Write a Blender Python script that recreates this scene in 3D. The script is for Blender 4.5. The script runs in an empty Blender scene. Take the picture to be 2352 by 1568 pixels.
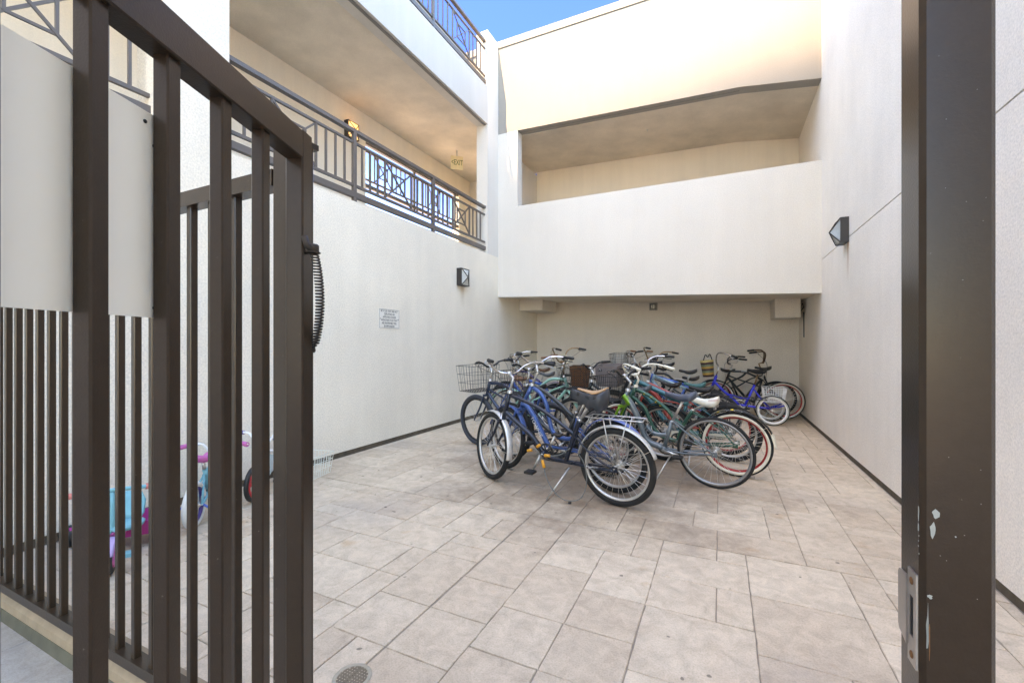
import bpy, math, random
from mathutils import Vector, Matrix
random.seed(7)
R_ = math.radians
S = bpy.context.scene
COL = S.collection

# ------------------------------------------------------------------ camera, sky, sun, exposure
cam = bpy.data.cameras.new('camera'); cam_o = bpy.data.objects.new('camera', cam); COL.objects.link(cam_o)
cam.sensor_width = 36; cam.lens = 36*1000/2352; cam.clip_start = 0.02; cam.clip_end = 500
cam_o.location = (0, 0, 1.36); cam_o.rotation_euler = (R_(90), 0, R_(25.594)); cam.shift_y = 8/2352
S.camera = cam_o
SUN_D = Vector((.140, .33, -.934)).normalized()
W = bpy.data.worlds.new('World'); S.world = W; W.use_nodes = True
nt = W.node_tree; bg = nt.nodes['Background']; sk = nt.nodes.new('ShaderNodeTexSky')
sk.sky_type = 'NISHITA'; sk.sun_disc = False; sk.sun_elevation = R_(69); sk.sun_rotation = math.atan2(-SUN_D.x, -SUN_D.y)
sk.air_density = .9; sk.dust_density = .3; sk.ozone_density = 5; sk.altitude = 200
hs = nt.nodes.new('ShaderNodeHueSaturation'); hs.inputs['Saturation'].default_value = 1.2; nt.links.new(sk.outputs[0], hs.inputs['Color']); 
gc = nt.nodes.new('ShaderNodeTexCoord'); dt = nt.nodes.new('ShaderNodeVectorMath'); dt.operation = 'DOT_PRODUCT'; dt.inputs[1].default_value = (-.328, .729, .601)
mrr = nt.nodes.new('ShaderNodeMapRange'); mrr.interpolation_type = 'SMOOTHSTEP'; mrr.inputs[1].default_value = .80; mrr.inputs[2].default_value = .985
sm = nt.nodes.new('ShaderNodeMix'); sm.data_type = 'RGBA'; sm.blend_type = 'MULTIPLY'; sm.inputs[7].default_value = (.09, .25, .74, 1)   # the deep blue band of sky away from the sun
nt.links.new(gc.outputs['Generated'], dt.inputs[0]); nt.links.new(dt.outputs['Value'], mrr.inputs[0]); nt.links.new(mrr.outputs[0], sm.inputs[0]); nt.links.new(hs.outputs[0], sm.inputs[6]); nt.links.new(sm.outputs[2], bg.inputs[0]); bg.inputs[1].default_value = .15
sl = bpy.data.lights.new('sun', 'SUN'); sl.energy = 2.0; sl.angle = R_(.6); sl.color = (1, .95, .875)
so = bpy.data.objects.new('sun', sl); COL.objects.link(so); so.rotation_euler = (-SUN_D).to_track_quat('Z', 'Y').to_euler(); so.location = (-3, -20, 25)
S.view_settings.view_transform = 'Standard'; S.view_settings.look = 'None'; S.view_settings.gamma = 1
S.view_settings.exposure = 3.72
S.view_settings.use_white_balance = True; S.view_settings.white_balance_temperature = 14300; S.view_settings.white_balance_tint = 21

# ------------------------------------------------------------------ materials
MATS = {}
def newmat(name):
    m = bpy.data.materials.new(name); m.use_nodes = True
    n = m.node_tree.nodes; return m, m.node_tree, n['Principled BSDF']
def nd(t, kind, **kw):
    n = t.nodes.new(kind)
    for k, v in kw.items():
        if k in n.inputs: n.inputs[k].default_value = v
        else: setattr(n, k, v)
    return n
def simple(key, col, rough=.5, metal=0, coat=0, noise=.12, scale=30, bump=0, emit=None, trans=0):
    if key in MATS: return MATS[key]
    m, t, b = newmat(key)
    tc = nd(t, 'ShaderNodeTexCoord'); nz = nd(t, 'ShaderNodeTexNoise', Scale=scale, Detail=4)
    t.links.new(tc.outputs['Object'], nz.inputs['Vector'])
    mx = nd(t, 'ShaderNodeMix', data_type='RGBA')
    mx.inputs[6].default_value = (*[c*(1-noise) for c in col], 1); mx.inputs[7].default_value = (*[min(1, c*(1+noise)) for c in col], 1)
    t.links.new(nz.outputs['Fac'], mx.inputs[0]); t.links.new(mx.outputs[2], b.inputs['Base Color'])
    b.inputs['Roughness'].default_value = rough; b.inputs['Metallic'].default_value = metal
    b.inputs['Coat Weight'].default_value = coat; b.inputs['Coat Roughness'].default_value = .12
    b.inputs['Transmission Weight'].default_value = trans
    if bump:
        bp = nd(t, 'ShaderNodeBump', Strength=bump, Distance=.002); n2 = nd(t, 'ShaderNodeTexNoise', Scale=scale*8, Detail=2)
        t.links.new(tc.outputs['Object'], n2.inputs['Vector']); t.links.new(n2.outputs['Fac'], bp.inputs['Height']); t.links.new(bp.outputs[0], b.inputs['Normal'])
    if emit:
        b.inputs['Emission Color'].default_value = (*emit[0], 1); b.inputs['Emission Strength'].default_value = emit[1]
    MATS[key] = m; return m
def stucco(key, col, grain=1.0, mott=.06, gscale=95, streak=.05, rough=.9, stain=None):
    m, t, b = newmat(key)
    tc = nd(t, 'ShaderNodeTexCoord')
    big = nd(t, 'ShaderNodeTexNoise', Scale=.9, Detail=5, Roughness=.6); t.links.new(tc.outputs['Object'], big.inputs['Vector'])
    mp = nd(t, 'ShaderNodeMapping'); mp.inputs['Scale'].default_value = (3.5, 3.5, .35); t.links.new(tc.outputs['Object'], mp.inputs[0])
    st = nd(t, 'ShaderNodeTexNoise', Scale=1.6, Detail=4, Roughness=.55); t.links.new(mp.outputs[0], st.inputs['Vector'])
    fine = nd(t, 'ShaderNodeTexNoise', Scale=gscale, Detail=3, Roughness=.65); t.links.new(tc.outputs['Object'], fine.inputs['Vector'])
    def ramp(src, amt):
        mr = nd(t, 'ShaderNodeMapRange'); mr.inputs[1].default_value = .3; mr.inputs[2].default_value = .7
        mr.inputs[3].default_value = 1-amt; mr.inputs[4].default_value = 1+amt*.4; t.links.new(src, mr.inputs[0]); return mr.outputs[0]
    a = nd(t, 'ShaderNodeMath', operation='MULTIPLY'); t.links.new(ramp(big.outputs['Fac'], mott), a.inputs[0]); t.links.new(ramp(st.outputs['Fac'], streak), a.inputs[1])
    a2 = nd(t, 'ShaderNodeMath', operation='MULTIPLY'); t.links.new(a.outputs[0], a2.inputs[0]); t.links.new(ramp(fine.outputs['Fac'], .15*grain), a2.inputs[1])
    vm = nd(t, 'ShaderNodeVectorMath', operation='SCALE'); vm.inputs[0].default_value = col; t.links.new(a2.outputs[0], vm.inputs['Scale'])
    src = vm.outputs[0]
    if stain:   # run-off below a wall fitting: (y, half width, top z, length, colour, strength)
        y0, hw, zt, ln, sc, sa = stain
        sx = nd(t, 'ShaderNodeSeparateXYZ'); t.links.new(tc.outputs['Object'], sx.inputs[0])
        wob = nd(t, 'ShaderNodeMath', operation='MULTIPLY_ADD'); wob.inputs[1].default_value = hw*1.6; t.links.new(st.outputs['Fac'], wob.inputs[0]); t.links.new(sx.outputs[1], wob.inputs[2])
        d1 = nd(t, 'ShaderNodeMath', operation='SUBTRACT'); d1.inputs[1].default_value = y0+hw*.8; t.links.new(wob.outputs[0], d1.inputs[0])
        d2 = nd(t, 'ShaderNodeMath', operation='ABSOLUTE'); t.links.new(d1.outputs[0], d2.inputs[0])
        m1 = nd(t, 'ShaderNodeMapRange'); m1.interpolation_type = 'SMOOTHSTEP'; m1.inputs[1].default_value = hw; m1.inputs[2].default_value = 0; t.links.new(d2.outputs[0], m1.inputs[0])
        m2 = nd(t, 'ShaderNodeMapRange'); m2.inputs[1].default_value = zt-ln; m2.inputs[2].default_value = zt; t.links.new(sx.outputs[2], m2.inputs[0])
        gt_ = nd(t, 'ShaderNodeMath', operation='LESS_THAN'); gt_.inputs[1].default_value = zt+.02; t.links.new(sx.outputs[2], gt_.inputs[0])
        p1 = nd(t, 'ShaderNodeMath', operation='MULTIPLY'); t.links.new(m1.outputs[0], p1.inputs[0]); t.links.new(m2.outputs[0], p1.inputs[1])
        p2 = nd(t, 'ShaderNodeMath', operation='MULTIPLY'); t.links.new(p1.outputs[0], p2.inputs[0]); t.links.new(gt_.outputs[0], p2.inputs[1])
        p3 = nd(t, 'ShaderNodeMath', operation='MULTIPLY'); p3.inputs[1].default_value = sa; t.links.new(p2.outputs[0], p3.inputs[0])
        ms = nd(t, 'ShaderNodeMix', data_type='RGBA'); ms.inputs[7].default_value = (*sc, 1); t.links.new(p3.outputs[0], ms.inputs[0]); t.links.new(src, ms.inputs[6]); src = ms.outputs[2]
    t.links.new(src, b.inputs['Base Color']); b.inputs['Roughness'].default_value = rough; b.inputs['Specular IOR Level'].default_value = .25
    bp = nd(t, 'ShaderNodeBump', Strength=.55*grain, Distance=.006); t.links.new(fine.outputs['Fac'], bp.inputs['Height']); t.links.new(bp.outputs[0], b.inputs['Normal'])
    MATS[key] = m; return m
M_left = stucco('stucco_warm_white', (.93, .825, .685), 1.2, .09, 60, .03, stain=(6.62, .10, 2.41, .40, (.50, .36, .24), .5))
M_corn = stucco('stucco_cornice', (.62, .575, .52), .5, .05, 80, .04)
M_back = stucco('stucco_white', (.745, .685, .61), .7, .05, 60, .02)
M_sun_dim = stucco('stucco_sun_dimmed', (.325, .30, .268), .4, .05, 60, .02)  # same wall paint, darkened in colour to hold down the direct sun
M_right = stucco('stucco_grey_white', (.95, .845, .735), 1.15, .09, 75, .03, stain=(6.5, .08, 2.60, .48, (.42, .19, .08), .75))
M_inner = stucco('stucco_beige', (.88, .765, .63), .5, .05, 90, .05)
M_soffit = stucco('soffit_plaster', (.76, .66, .545), .5, .24, 60, .03)
M_alc = stucco('alcove_stucco', (.78, .69, .60), 1.3, .09, 60, .03)
M_foot = simple('damp_concrete_footing', (.12, .09, .062), .9, noise=.6, scale=12, bump=.4)
M_curb = simple('sandy_curb_concrete', (.30, .21, .135), .9, noise=.35, scale=14, bump=.5)
M_grout = simple('dark_joint', (.30, .235, .18), .95, noise=.5, scale=9)
M_drip = simple('grey_drip_strip', (.16, .15, .14), .6)
M_rail = simple('railing_paint', (.125, .103, .092), .38, noise=.1, scale=8)
def gate_paint():
    m, t, b = newmat('brown_gate_paint'); tc = nd(t, 'ShaderNodeTexCoord')
    b.inputs['Roughness'].default_value = .34; b.inputs['Specular IOR Level'].default_value = .14; b.inputs['Coat Weight'].default_value = .38; b.inputs['Coat Roughness'].default_value = .22
    n = nd(t, 'ShaderNodeTexNoise', Scale=260, Detail=2); t.links.new(tc.outputs['Object'], n.inputs['Vector'])
    bp = nd(t, 'ShaderNodeBump', Strength=.28, Distance=.0012); t.links.new(n.outputs['Fac'], bp.inputs['Height']); t.links.new(bp.outputs[0], b.inputs['Normal'])
    sp = nd(t, 'ShaderNodeTexNoise', Scale=55, Detail=3, Roughness=.7); t.links.new(tc.outputs['Object'], sp.inputs['Vector'])
    cr = nd(t, 'ShaderNodeValToRGB'); e = cr.color_ramp.elements
    e[0].position = .35; e[0].color = (.033, .0185, .0108, 1); e[1].position = .72; e[1].color = (.038, .022, .0132, 1)
    x = cr.color_ramp.elements.new(.80); x.color = (.16, .14, .12, 1)
    t.links.new(sp.outputs['Fac'], cr.inputs[0]); t.links.new(cr.outputs[0], b.inputs['Base Color'])
    MATS['gate'] = m; return m
M_gate = gate_paint()
def floor_mat(key, c1, c2, stain):
    m, t, b = newmat(key); tc = nd(t, 'ShaderNodeTexCoord')
    at = nd(t, 'ShaderNodeAttribute', attribute_name='tint')
    n1 = nd(t, 'ShaderNodeTexNoise', Scale=1.7, Detail=7, Roughness=.68); t.links.new(tc.outputs['Object'], n1.inputs['Vector'])
    n2 = nd(t, 'ShaderNodeTexNoise', Scale=11, Detail=6, Roughness=.7, Distortion=.6); t.links.new(tc.outputs['Object'], n2.inputs['Vector'])
    n3 = nd(t, 'ShaderNodeTexNoise', Scale=130, Detail=3, Roughness=.7); t.links.new(tc.outputs['Object'], n3.inputs['Vector'])
    mx = nd(t, 'ShaderNodeMix', data_type='RGBA'); mx.inputs[6].default_value = (*c1, 1); mx.inputs[7].default_value = (*c2, 1)
    ad = nd(t, 'ShaderNodeMath', operation='ADD'); t.links.new(n1.outputs['Fac'], ad.inputs[0])
    sb = nd(t, 'ShaderNodeMath', operation='MULTIPLY_ADD'); sb.inputs[1].default_value = .55; sb.inputs[2].default_value = -.275
    t.links.new(at.outputs['Fac'], sb.inputs[0]); t.links.new(sb.outputs[0], ad.inputs[1])
    cl = nd(t, 'ShaderNodeClamp'); t.links.new(ad.outputs[0], cl.inputs[0]); t.links.new(cl.outputs[0], mx.inputs[0])
    m2 = nd(t, 'ShaderNodeMix', data_type='RGBA', blend_type='MULTIPLY'); m2.inputs[0].default_value = .55
    cr = nd(t, 'ShaderNodeValToRGB'); cr.color_ramp.elements[0].position = .3; cr.color_ramp.elements[0].color = (.50, .47, .44, 1); cr.color_ramp.elements[1].position = .62; cr.color_ramp.elements[1].color = (1, 1, 1, 1)
    t.links.new(n2.outputs['Fac'], cr.inputs[0]); t.links.new(mx.outputs[2], m2.inputs[6]); t.links.new(cr.outputs[0], m2.inputs[7])
    m3 = nd(t, 'ShaderNodeMix', data_type='RGBA', blend_type='MULTIPLY'); m3.inputs[0].default_value = .5
    c3 = nd(t, 'ShaderNodeValToRGB'); c3.color_ramp.elements[0].position = .32; c3.color_ramp.elements[0].color = (.6, .57, .54, 1); c3.color_ramp.elements[1].position = .55; c3.color_ramp.elements[1].color = (1, 1, 1, 1)
    t.links.new(n3.outputs['Fac'], c3.inputs[0]); t.links.new(m2.outputs[2], m3.inputs[6]); t.links.new(c3.outputs[0], m3.inputs[7])
    # rusty / grey stains of their own shape
    n4 = nd(t, 'ShaderNodeTexNoise', Scale=.75, Detail=4, Roughness=.5); mp = nd(t, 'ShaderNodeMapping'); mp.inputs['Location'].default_value = (3.1, 7.7, 0)
    t.links.new(tc.outputs['Object'], mp.inputs[0]); t.links.new(mp.outputs[0], n4.inputs['Vector'])
    r4 = nd(t, 'ShaderNodeValToRGB'); r4.color_ramp.elements[0].position = .55; r4.color_ramp.elements[0].color = (0, 0, 0, 1); r4.color_ramp.elements[1].position = .75; r4.color_ramp.elements[1].color = (stain, stain, stain, 1)
    t.links.new(n4.outputs['Fac'], r4.inputs[0])
    m4 = nd(t, 'ShaderNodeMix', data_type='RGBA'); t.links.new(r4.outputs[0], m4.inputs[0]); t.links.new(m3.outputs[2], m4.inputs[6]); m4.inputs[7].default_value = (.26, .24, .24, 1)
    vs = nd(t, 'ShaderNodeVectorMath', operation='MULTIPLY_ADD'); vs.inputs[1].default_value = (.52, .50, 0); vs.inputs[2].default_value = (.62, -2.35, 0); t.links.new(tc.outputs['Object'], vs.inputs[0])  # round patch under the bikes: grime plus contact shade put into the colour
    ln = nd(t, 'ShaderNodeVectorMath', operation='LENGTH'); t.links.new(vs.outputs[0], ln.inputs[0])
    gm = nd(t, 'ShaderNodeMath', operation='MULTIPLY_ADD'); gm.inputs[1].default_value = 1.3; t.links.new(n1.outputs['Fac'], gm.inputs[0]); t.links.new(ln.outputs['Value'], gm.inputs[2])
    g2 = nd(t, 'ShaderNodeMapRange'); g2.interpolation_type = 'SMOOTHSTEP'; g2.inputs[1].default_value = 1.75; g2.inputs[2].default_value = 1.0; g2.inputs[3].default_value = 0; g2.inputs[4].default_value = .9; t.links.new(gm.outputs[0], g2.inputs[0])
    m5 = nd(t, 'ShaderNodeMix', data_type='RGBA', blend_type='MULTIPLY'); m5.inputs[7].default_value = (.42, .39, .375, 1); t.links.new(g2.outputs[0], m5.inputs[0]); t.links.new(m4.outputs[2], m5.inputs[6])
    n6 = nd(t, 'ShaderNodeTexNoise', Scale=3.2, Detail=3); t.links.new(mp.outputs[0], n6.inputs['Vector'])
    r6 = nd(t, 'ShaderNodeValToRGB'); r6.color_ramp.elements[0].position = .66; r6.color_ramp.elements[0].color = (0, 0, 0, 1); r6.color_ramp.elements[1].position = .80; r6.color_ramp.elements[1].color = (.6, .6, .6, 1); t.links.new(n6.outputs['Fac'], r6.inputs[0])
    m6 = nd(t, 'ShaderNodeMix', data_type='RGBA', blend_type='MULTIPLY'); m6.inputs[7].default_value = (.85, .55, .28, 1); t.links.new(r6.outputs[0], m6.inputs[0]); t.links.new(m5.outputs[2], m6.inputs[6])
    n7 = nd(t, 'ShaderNodeTexNoise', Scale=16, Detail=1, Roughness=.4); t.links.new(tc.outputs['Object'], n7.inputs['Vector'])
    r7 = nd(t, 'ShaderNodeValToRGB'); r7.color_ramp.elements[0].position = .765; r7.color_ramp.elements[0].color = (0, 0, 0, 1); r7.color_ramp.elements[1].position = .79; r7.color_ramp.elements[1].color = (.7, .7, .7, 1); t.links.new(n7.outputs['Fac'], r7.inputs[0])
    m7 = nd(t, 'ShaderNodeMix', data_type='RGBA'); m7.inputs[7].default_value = (.09, .07, .05, 1); t.links.new(r7.outputs[0], m7.inputs[0]); t.links.new(m6.outputs[2], m7.inputs[6])
    t.links.new(m7.outputs[2], b.inputs['Base Color']); b.inputs['Roughness'].default_value = .72
    bp = nd(t, 'ShaderNodeBump', Strength=.5, Distance=.006); t.links.new(n2.outputs['Fac'], bp.inputs['Height'])
    b2 = nd(t, 'ShaderNodeBump', Strength=.3, Distance=.002); t.links.new(n3.outputs['Fac'], b2.inputs['Height']); t.links.new(bp.outputs[0], b2.inputs['Normal']); t.links.new(b2.outputs[0], b.inputs['Normal'])
    return m
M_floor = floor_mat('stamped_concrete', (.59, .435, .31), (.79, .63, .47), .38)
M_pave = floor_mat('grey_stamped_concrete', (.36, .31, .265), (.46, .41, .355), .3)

def paint(col, rough=.28, metal=.25): col = tuple(c*.72 for c in col); return simple('paint_%.3f_%.3f_%.3f' % col, col, rough, metal, .25, .06, 12)
BLACK = simple('black_plastic', (.011, .0105, .010), .55)
RUB = simple('tyre_rubber', (.013, .0125, .012), .85, noise=.3, scale=40, bump=.3)
DRUB = simple('dark_navy_rubber', (.03, .037, .05), .7)
CHROME = simple('chrome', (.62, .60, .57), .25, 1, noise=.15, scale=40)
ALU = simple('brushed_aluminium', (.55, .54, .52), .4, .9, noise=.15)
SILV = simple('silver_fender', (.66, .66, .64), .35, .6, .2)
BRONZE = simple('tarnished_bronze_bar', (.28, .17, .09), .35, .8, noise=.4, scale=25)
SPOKE = simple('spoke_steel', (.60, .58, .55), .35, .7)
CREAM = simple('cream_plastic', (.72, .66, .54), .5)
WHITE = simple('white_paint', (.8, .8, .78), .45)
BROWN = simple('brown_leather', (.20, .085, .04), .55, noise=.3)
ORANGE = simple('orange_lock_end', (.75, .30, .03), .45)

# ------------------------------------------------------------------ mesh helpers
def cr_path(pts, n=4):
    if n < 2 or len(pts) < 3: return [Vector(p) for p in pts]
    P = [Vector(p) for p in pts]; out = []
    P = [2*P[0]-P[1]] + P + [2*P[-1]-P[-2]]
    for i in range(1, len(P)-2):
        p0, p1, p2, p3 = P[i-1:i+3]
        for k in range(n):
            t = k/n; out.append(.5*((2*p1)+(p2-p0)*t+(2*p0-5*p1+4*p2-p3)*t*t+(3*p1-p0-3*p2+p3)*t**3))
    out.append(P[-2]); return out
class MB:
    def __init__(s): s.v = []; s.f = []; s.sm = []
    def face(s, ids, sm=False): s.f.append(ids); s.sm.append(sm)
    def box(s, a, b, bev=0):
        x0, y0, z0 = a; x1, y1, z1 = b
        if x0 > x1: x0, x1 = x1, x0
        if y0 > y1: y0, y1 = y1, y0
        if z0 > z1: z0, z1 = z1, z0
        n = len(s.v)
        if bev:
            e = bev
            # vertical-edge chamfered box (posts, bars)
            ring = [(x0+e, y0), (x1-e, y0), (x1, y0+e), (x1, y1-e), (x1-e, y1), (x0+e, y1), (x0, y1-e), (x0, y0+e)]
            s.v += [(x, y, z0) for x, y in ring]+[(x, y, z1) for x, y in ring]
            for i in range(8): j = (i+1) % 8; s.face((n+i, n+j, n+8+j, n+8+i))
            s.face(tuple(n+i for i in range(7, -1, -1))); s.face(tuple(n+8+i for i in range(8))); return s
        s.v += [(x0, y0, z0), (x1, y0, z0), (x1, y1, z0), (x0, y1, z0), (x0, y0, z1), (x1, y0, z1), (x1, y1, z1), (x0, y1, z1)]
        for q in ((3, 2, 1, 0), (4, 5, 6, 7), (0, 1, 5, 4), (1, 2, 6, 5), (2, 3, 7, 6), (3, 0, 4, 7)): s.face(tuple(n+i for i in q))
        return s
    def hexa(s, p):     # 8 points: bottom ring 0-3 (ccw from above), top ring 4-7
        n = len(s.v); s.v += [tuple(q) for q in p]
        for q in ((3, 2, 1, 0), (4, 5, 6, 7), (0, 1, 5, 4), (1, 2, 6, 5), (2, 3, 7, 6), (3, 0, 4, 7)): s.face(tuple(n+i for i in q))
        return s
    def prism(s, poly, fn, d0, d1):   # poly 2D, fn(a,b,d)->xyz
        n = len(s.v); m = len(poly)
        s.v += [fn(a, b, d0) for a, b in poly]+[fn(a, b, d1) for a, b in poly]
        for i in range(m): j = (i+1) % m; s.face((n+i, n+j, n+m+j, n+m+i))
        s.face(tuple(n+i for i in range(m-1, -1, -1))); s.face(tuple(n+m+i for i in range(m))); return s
    def tube(s, pts, r, k=8, n=1, caps=True, flat=None):
        P = cr_path(pts, n); m = len(P); rs = r if isinstance(r, (list, tuple)) else None
        base = len(s.v); up = None
        for i, p in enumerate(P):
            d = (P[min(i+1, m-1)]-P[max(i-1, 0)])
            if d.length < 1e-9: d = Vector((0, 0, 1))
            d.normalize()
            if up is None:
                up = Vector((0, 0, 1)) if abs(d.z) < .9 else Vector((0, 1, 0))
            a = d.cross(up); a.normalize(); b = a.cross(d); up = b
            if rs:
                q = i/(m-1)*(len(rs)-1); j = min(int(q), len(rs)-2); rr = rs[j]+(rs[j+1]-rs[j])*(q-j)
            else: rr = r
            fl = flat or 1
            for h in range(k):
                an = 2*math.pi*(h+.5)/k; s.v.append(tuple(p+a*(rr*math.cos(an)*fl)+b*(rr*math.sin(an))))
        for i in range(m-1):
            for h in range(k):
                g = (h+1) % k; s.face((base+i*k+h, base+i*k+g, base+(i+1)*k+g, base+(i+1)*k+h), k > 4)
        if caps:
            s.face(tuple(base+h for h in range(k-1, -1, -1))); s.face(tuple(base+(m-1)*k+h for h in range(k)))
        return s
    def ring(s, R, prof, seg=48, a0=0, a1=360, cx=0, cz=0):   # sweep closed profile (dr, y) round the y axis
        base = len(s.v); k = len(prof); full = abs(a1-a0) >= 360; m = seg if full else seg+1
        for i in range(m):
            t = R_(a0+(a1-a0)*i/seg); c, sn = math.cos(t), math.sin(t)
            for dr, y in prof: s.v.append((cx+(R+dr)*c, y, cz+(R+dr)*sn))
        for i in range(seg):
            j = (i+1) % m
            for h in range(k):
                g = (h+1) % k; s.face((base+i*k+h, base+j*k+h, base+j*k+g, base+i*k+g), True)
        if not full:
            s.face(tuple(base+h for h in range(k))); s.face(tuple(base+(m-1)*k+h for h in range(k-1, -1, -1)))
        return s
    def lathe(s, prof, axis='z', seg=16, o=(0, 0, 0)):
        base = len(s.v); k = len(prof)
        for i in range(seg):
            t = 2*math.pi*i/seg; c, sn = math.cos(t), math.sin(t)
            for r, h in prof:
                p = (r*c, r*sn, h) if axis == 'z' else ((r*c, h, r*sn) if axis == 'y' else (h, r*c, r*sn))
                s.v.append((o[0]+p[0], o[1]+p[1], o[2]+p[2]))
        for i in range(seg):
            j = (i+1) % seg
            for h in range(k-1): s.face((base+i*k+h, base+j*k+h, base+j*k+h+1, base+i*k+h+1), True)
        return s
    def xf(s, M, start=0):
        for i in range(start, len(s.v)): s.v[i] = tuple(M @ Vector(s.v[i]))
        return s
    def mesh(s, name, mat):
        me = bpy.data.meshes.new(name); me.from_pydata(s.v, [], s.f); me.update()
        me.polygons.foreach_set('use_smooth', s.sm)
        import bmesh
        b = bmesh.new(); b.from_mesh(me); bmesh.ops.recalc_face_normals(b, faces=b.faces); b.to_mesh(me); b.free()
        if mat: me.materials.append(mat)
        return me
    def build(s, name, mat, parent=None):
        return put(name, s.mesh(name, mat), parent)
def put(name, me, parent=None, M=None):
    o = bpy.data.objects.new(name, me); COL.objects.link(o)
    if parent: o.parent = parent
    if M is not None: o.matrix_basis = M
    return o
def tag(o, label=None, cat=None, group=None, kind=None):
    if label: o['label'] = label
    if cat: o['category'] = cat
    if group: o['group'] = group
    if kind: o['kind'] = kind
    return o
def empty(name, loc=(0, 0, 0), rot=(0, 0, 0)):
    o = bpy.data.objects.new(name, None); COL.objects.link(o); o.location = loc; o.rotation_euler = rot; o.empty_display_size = .1; return o
def text_mesh(s, size, mat, ext=.0006, align='CENTER', xs=1.0):
    cu = bpy.data.curves.new('lettering', 'FONT'); cu.body = s; cu.size = size; cu.align_x = align; cu.align_y = 'CENTER'; cu.extrude = ext; cu.space_line = 1.0; cu.resolution_u = 3
    o = bpy.data.objects.new('lettering', cu); COL.objects.link(o)
    me = bpy.data.meshes.new_from_object(o.evaluated_get(bpy.context.evaluated_depsgraph_get()))
    bpy.data.objects.remove(o); bpy.data.curves.remove(cu)
    for v in me.vertices: v.co.x *= xs
    me.materials.clear(); me.materials.append(mat); return me
def frame_mat(o, x, y):   # matrix whose local x,y axes are the given world vectors
    x = Vector(x).normalized(); y = Vector(y); y = (y-x*y.dot(x)).normalized(); z = x.cross(y)
    return Matrix(((x.x, y.x, z.x, o[0]), (x.y, y.y, z.y, o[1]), (x.z, y.z, z.z, o[2]), (0, 0, 0, 1)))

XL, XR, YF, YB = -4.15, 1.385, 8.0, 10.1

# ------------------------------------------------------------------ ground
def ashlar(name, x0, x1, y0, y1, ox, oy, u, mat, kindlabel, holes=()):
    rnd = random.Random(11)
    i0 = math.floor((x0-ox)/u); i1 = math.ceil((x1-ox)/u); j0 = math.floor((y0-oy)/u); j1 = math.ceil((y1-oy)/u)
    used = set(); mb = MB(); cols = []
    sizes = [(2, 2)]*3+[(3, 2)]*4+[(2, 3)]*3+[(2, 1)]*2+[(1, 2)]*2+[(3, 1)]*1+[(3, 3)]*1
    def crosses(a, w, step): return False
    for j in range(j0, j1):
        for i in range(i0, i1):
            if (i, j) in used: continue
            opts = sizes[:]; rnd.shuffle(opts); opts.append((1, 1))
            for w, h in opts:
                if i+w > i1 or j+h > j1: continue
                if i < 0 < i+w or j < 0 < j+h: continue       # control joints
                if any((i+a, j+b) in used for a in range(w) for b in range(h)): continue
                break
            for a in range(w):
                for b in range(h): used.add((i+a, j+b))
            X0, X1, Y0, Y1 = ox+i*u, ox+(i+w)*u, oy+j*u, oy+(j+h)*u
            X0, X1, Y0, Y1 = max(X0, x0), min(X1, x1), max(Y0, y0), min(Y1, y1)
            if X1-X0 < .02 or Y1-Y0 < .02: continue
            g = lambda c: (.0035 if c == 0 else .0)+rnd.uniform(.0006, .0030)
            X0 += g(i); X1 -= g(i+w); Y0 += g(j); Y1 -= g(j+h)
            ring = []
            for (a, b) in (((X0, Y0), (X1, Y0)), ((X1, Y0), (X1, Y1)), ((X1, Y1), (X0, Y1)), ((X0, Y1), (X0, Y0))):
                L = math.hypot(b[0]-a[0], b[1]-a[1]); n = max(2, int(L/.045))
                for q in range(n):
                    t = q/n; jx = rnd.gauss(0, .0011); jy = rnd.gauss(0, .0011)
                    ring.append((a[0]+(b[0]-a[0])*t+jx, a[1]+(b[1]-a[1])*t+jy))
            n = len(ring); base = len(mb.v); cxx = (X0+X1)/2; cyy = (Y0+Y1)/2
            ins = lambda p, e: (p[0]+(e if p[0] < cxx-.02 else -e if p[0] > cxx+.02 else 0)*(1 if min(abs(p[0]-X0), abs(p[0]-X1)) < .006 else 0), p[1]+(e if p[1] < cyy else -e)*(1 if min(abs(p[1]-Y0), abs(p[1]-Y1)) < .006 else 0))
            mb.v += [(p[0], p[1], -.009) for p in ring]+[(*ins(p, .001), -.002) for p in ring]+[(*ins(p, .004), 0) for p in ring]
            tint = rnd.random()
            for lay in (0, n):
                for q in range(n):
                    z = (q+1) % n; mb.face((base+lay+q, base+lay+z, base+lay+n+z, base+lay+n+q))
                    cols.append(tint)
            mb.face(tuple(base+2*n+q for q in range(n))); cols.append(tint)
    me = mb.mesh(name, mat)
    at = me.attributes.new('tint', 'FLOAT', 'FACE'); at.data.foreach_set('value', cols)
    o = put(name, me); tag(o, kind='structure'); return o
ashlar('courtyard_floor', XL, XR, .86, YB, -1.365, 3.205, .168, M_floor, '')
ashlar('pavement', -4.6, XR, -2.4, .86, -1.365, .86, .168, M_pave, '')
tag(MB().box((XL-.02, .86, -.12), (XR+.02, YB+.02, -.0065)).build('floor_joints', M_grout), kind='structure')
tag(MB().box((-60, -60, -.2), (60, 60, -.121)).build('ground', simple('distant_concrete', (.33, .31, .29), .9)), kind='structure')
tag(MB().box((-4.6, -2.4, -.12), (XR+.02, .8599, -.0065)).build('pavement_joints', M_grout), kind='structure')

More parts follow.
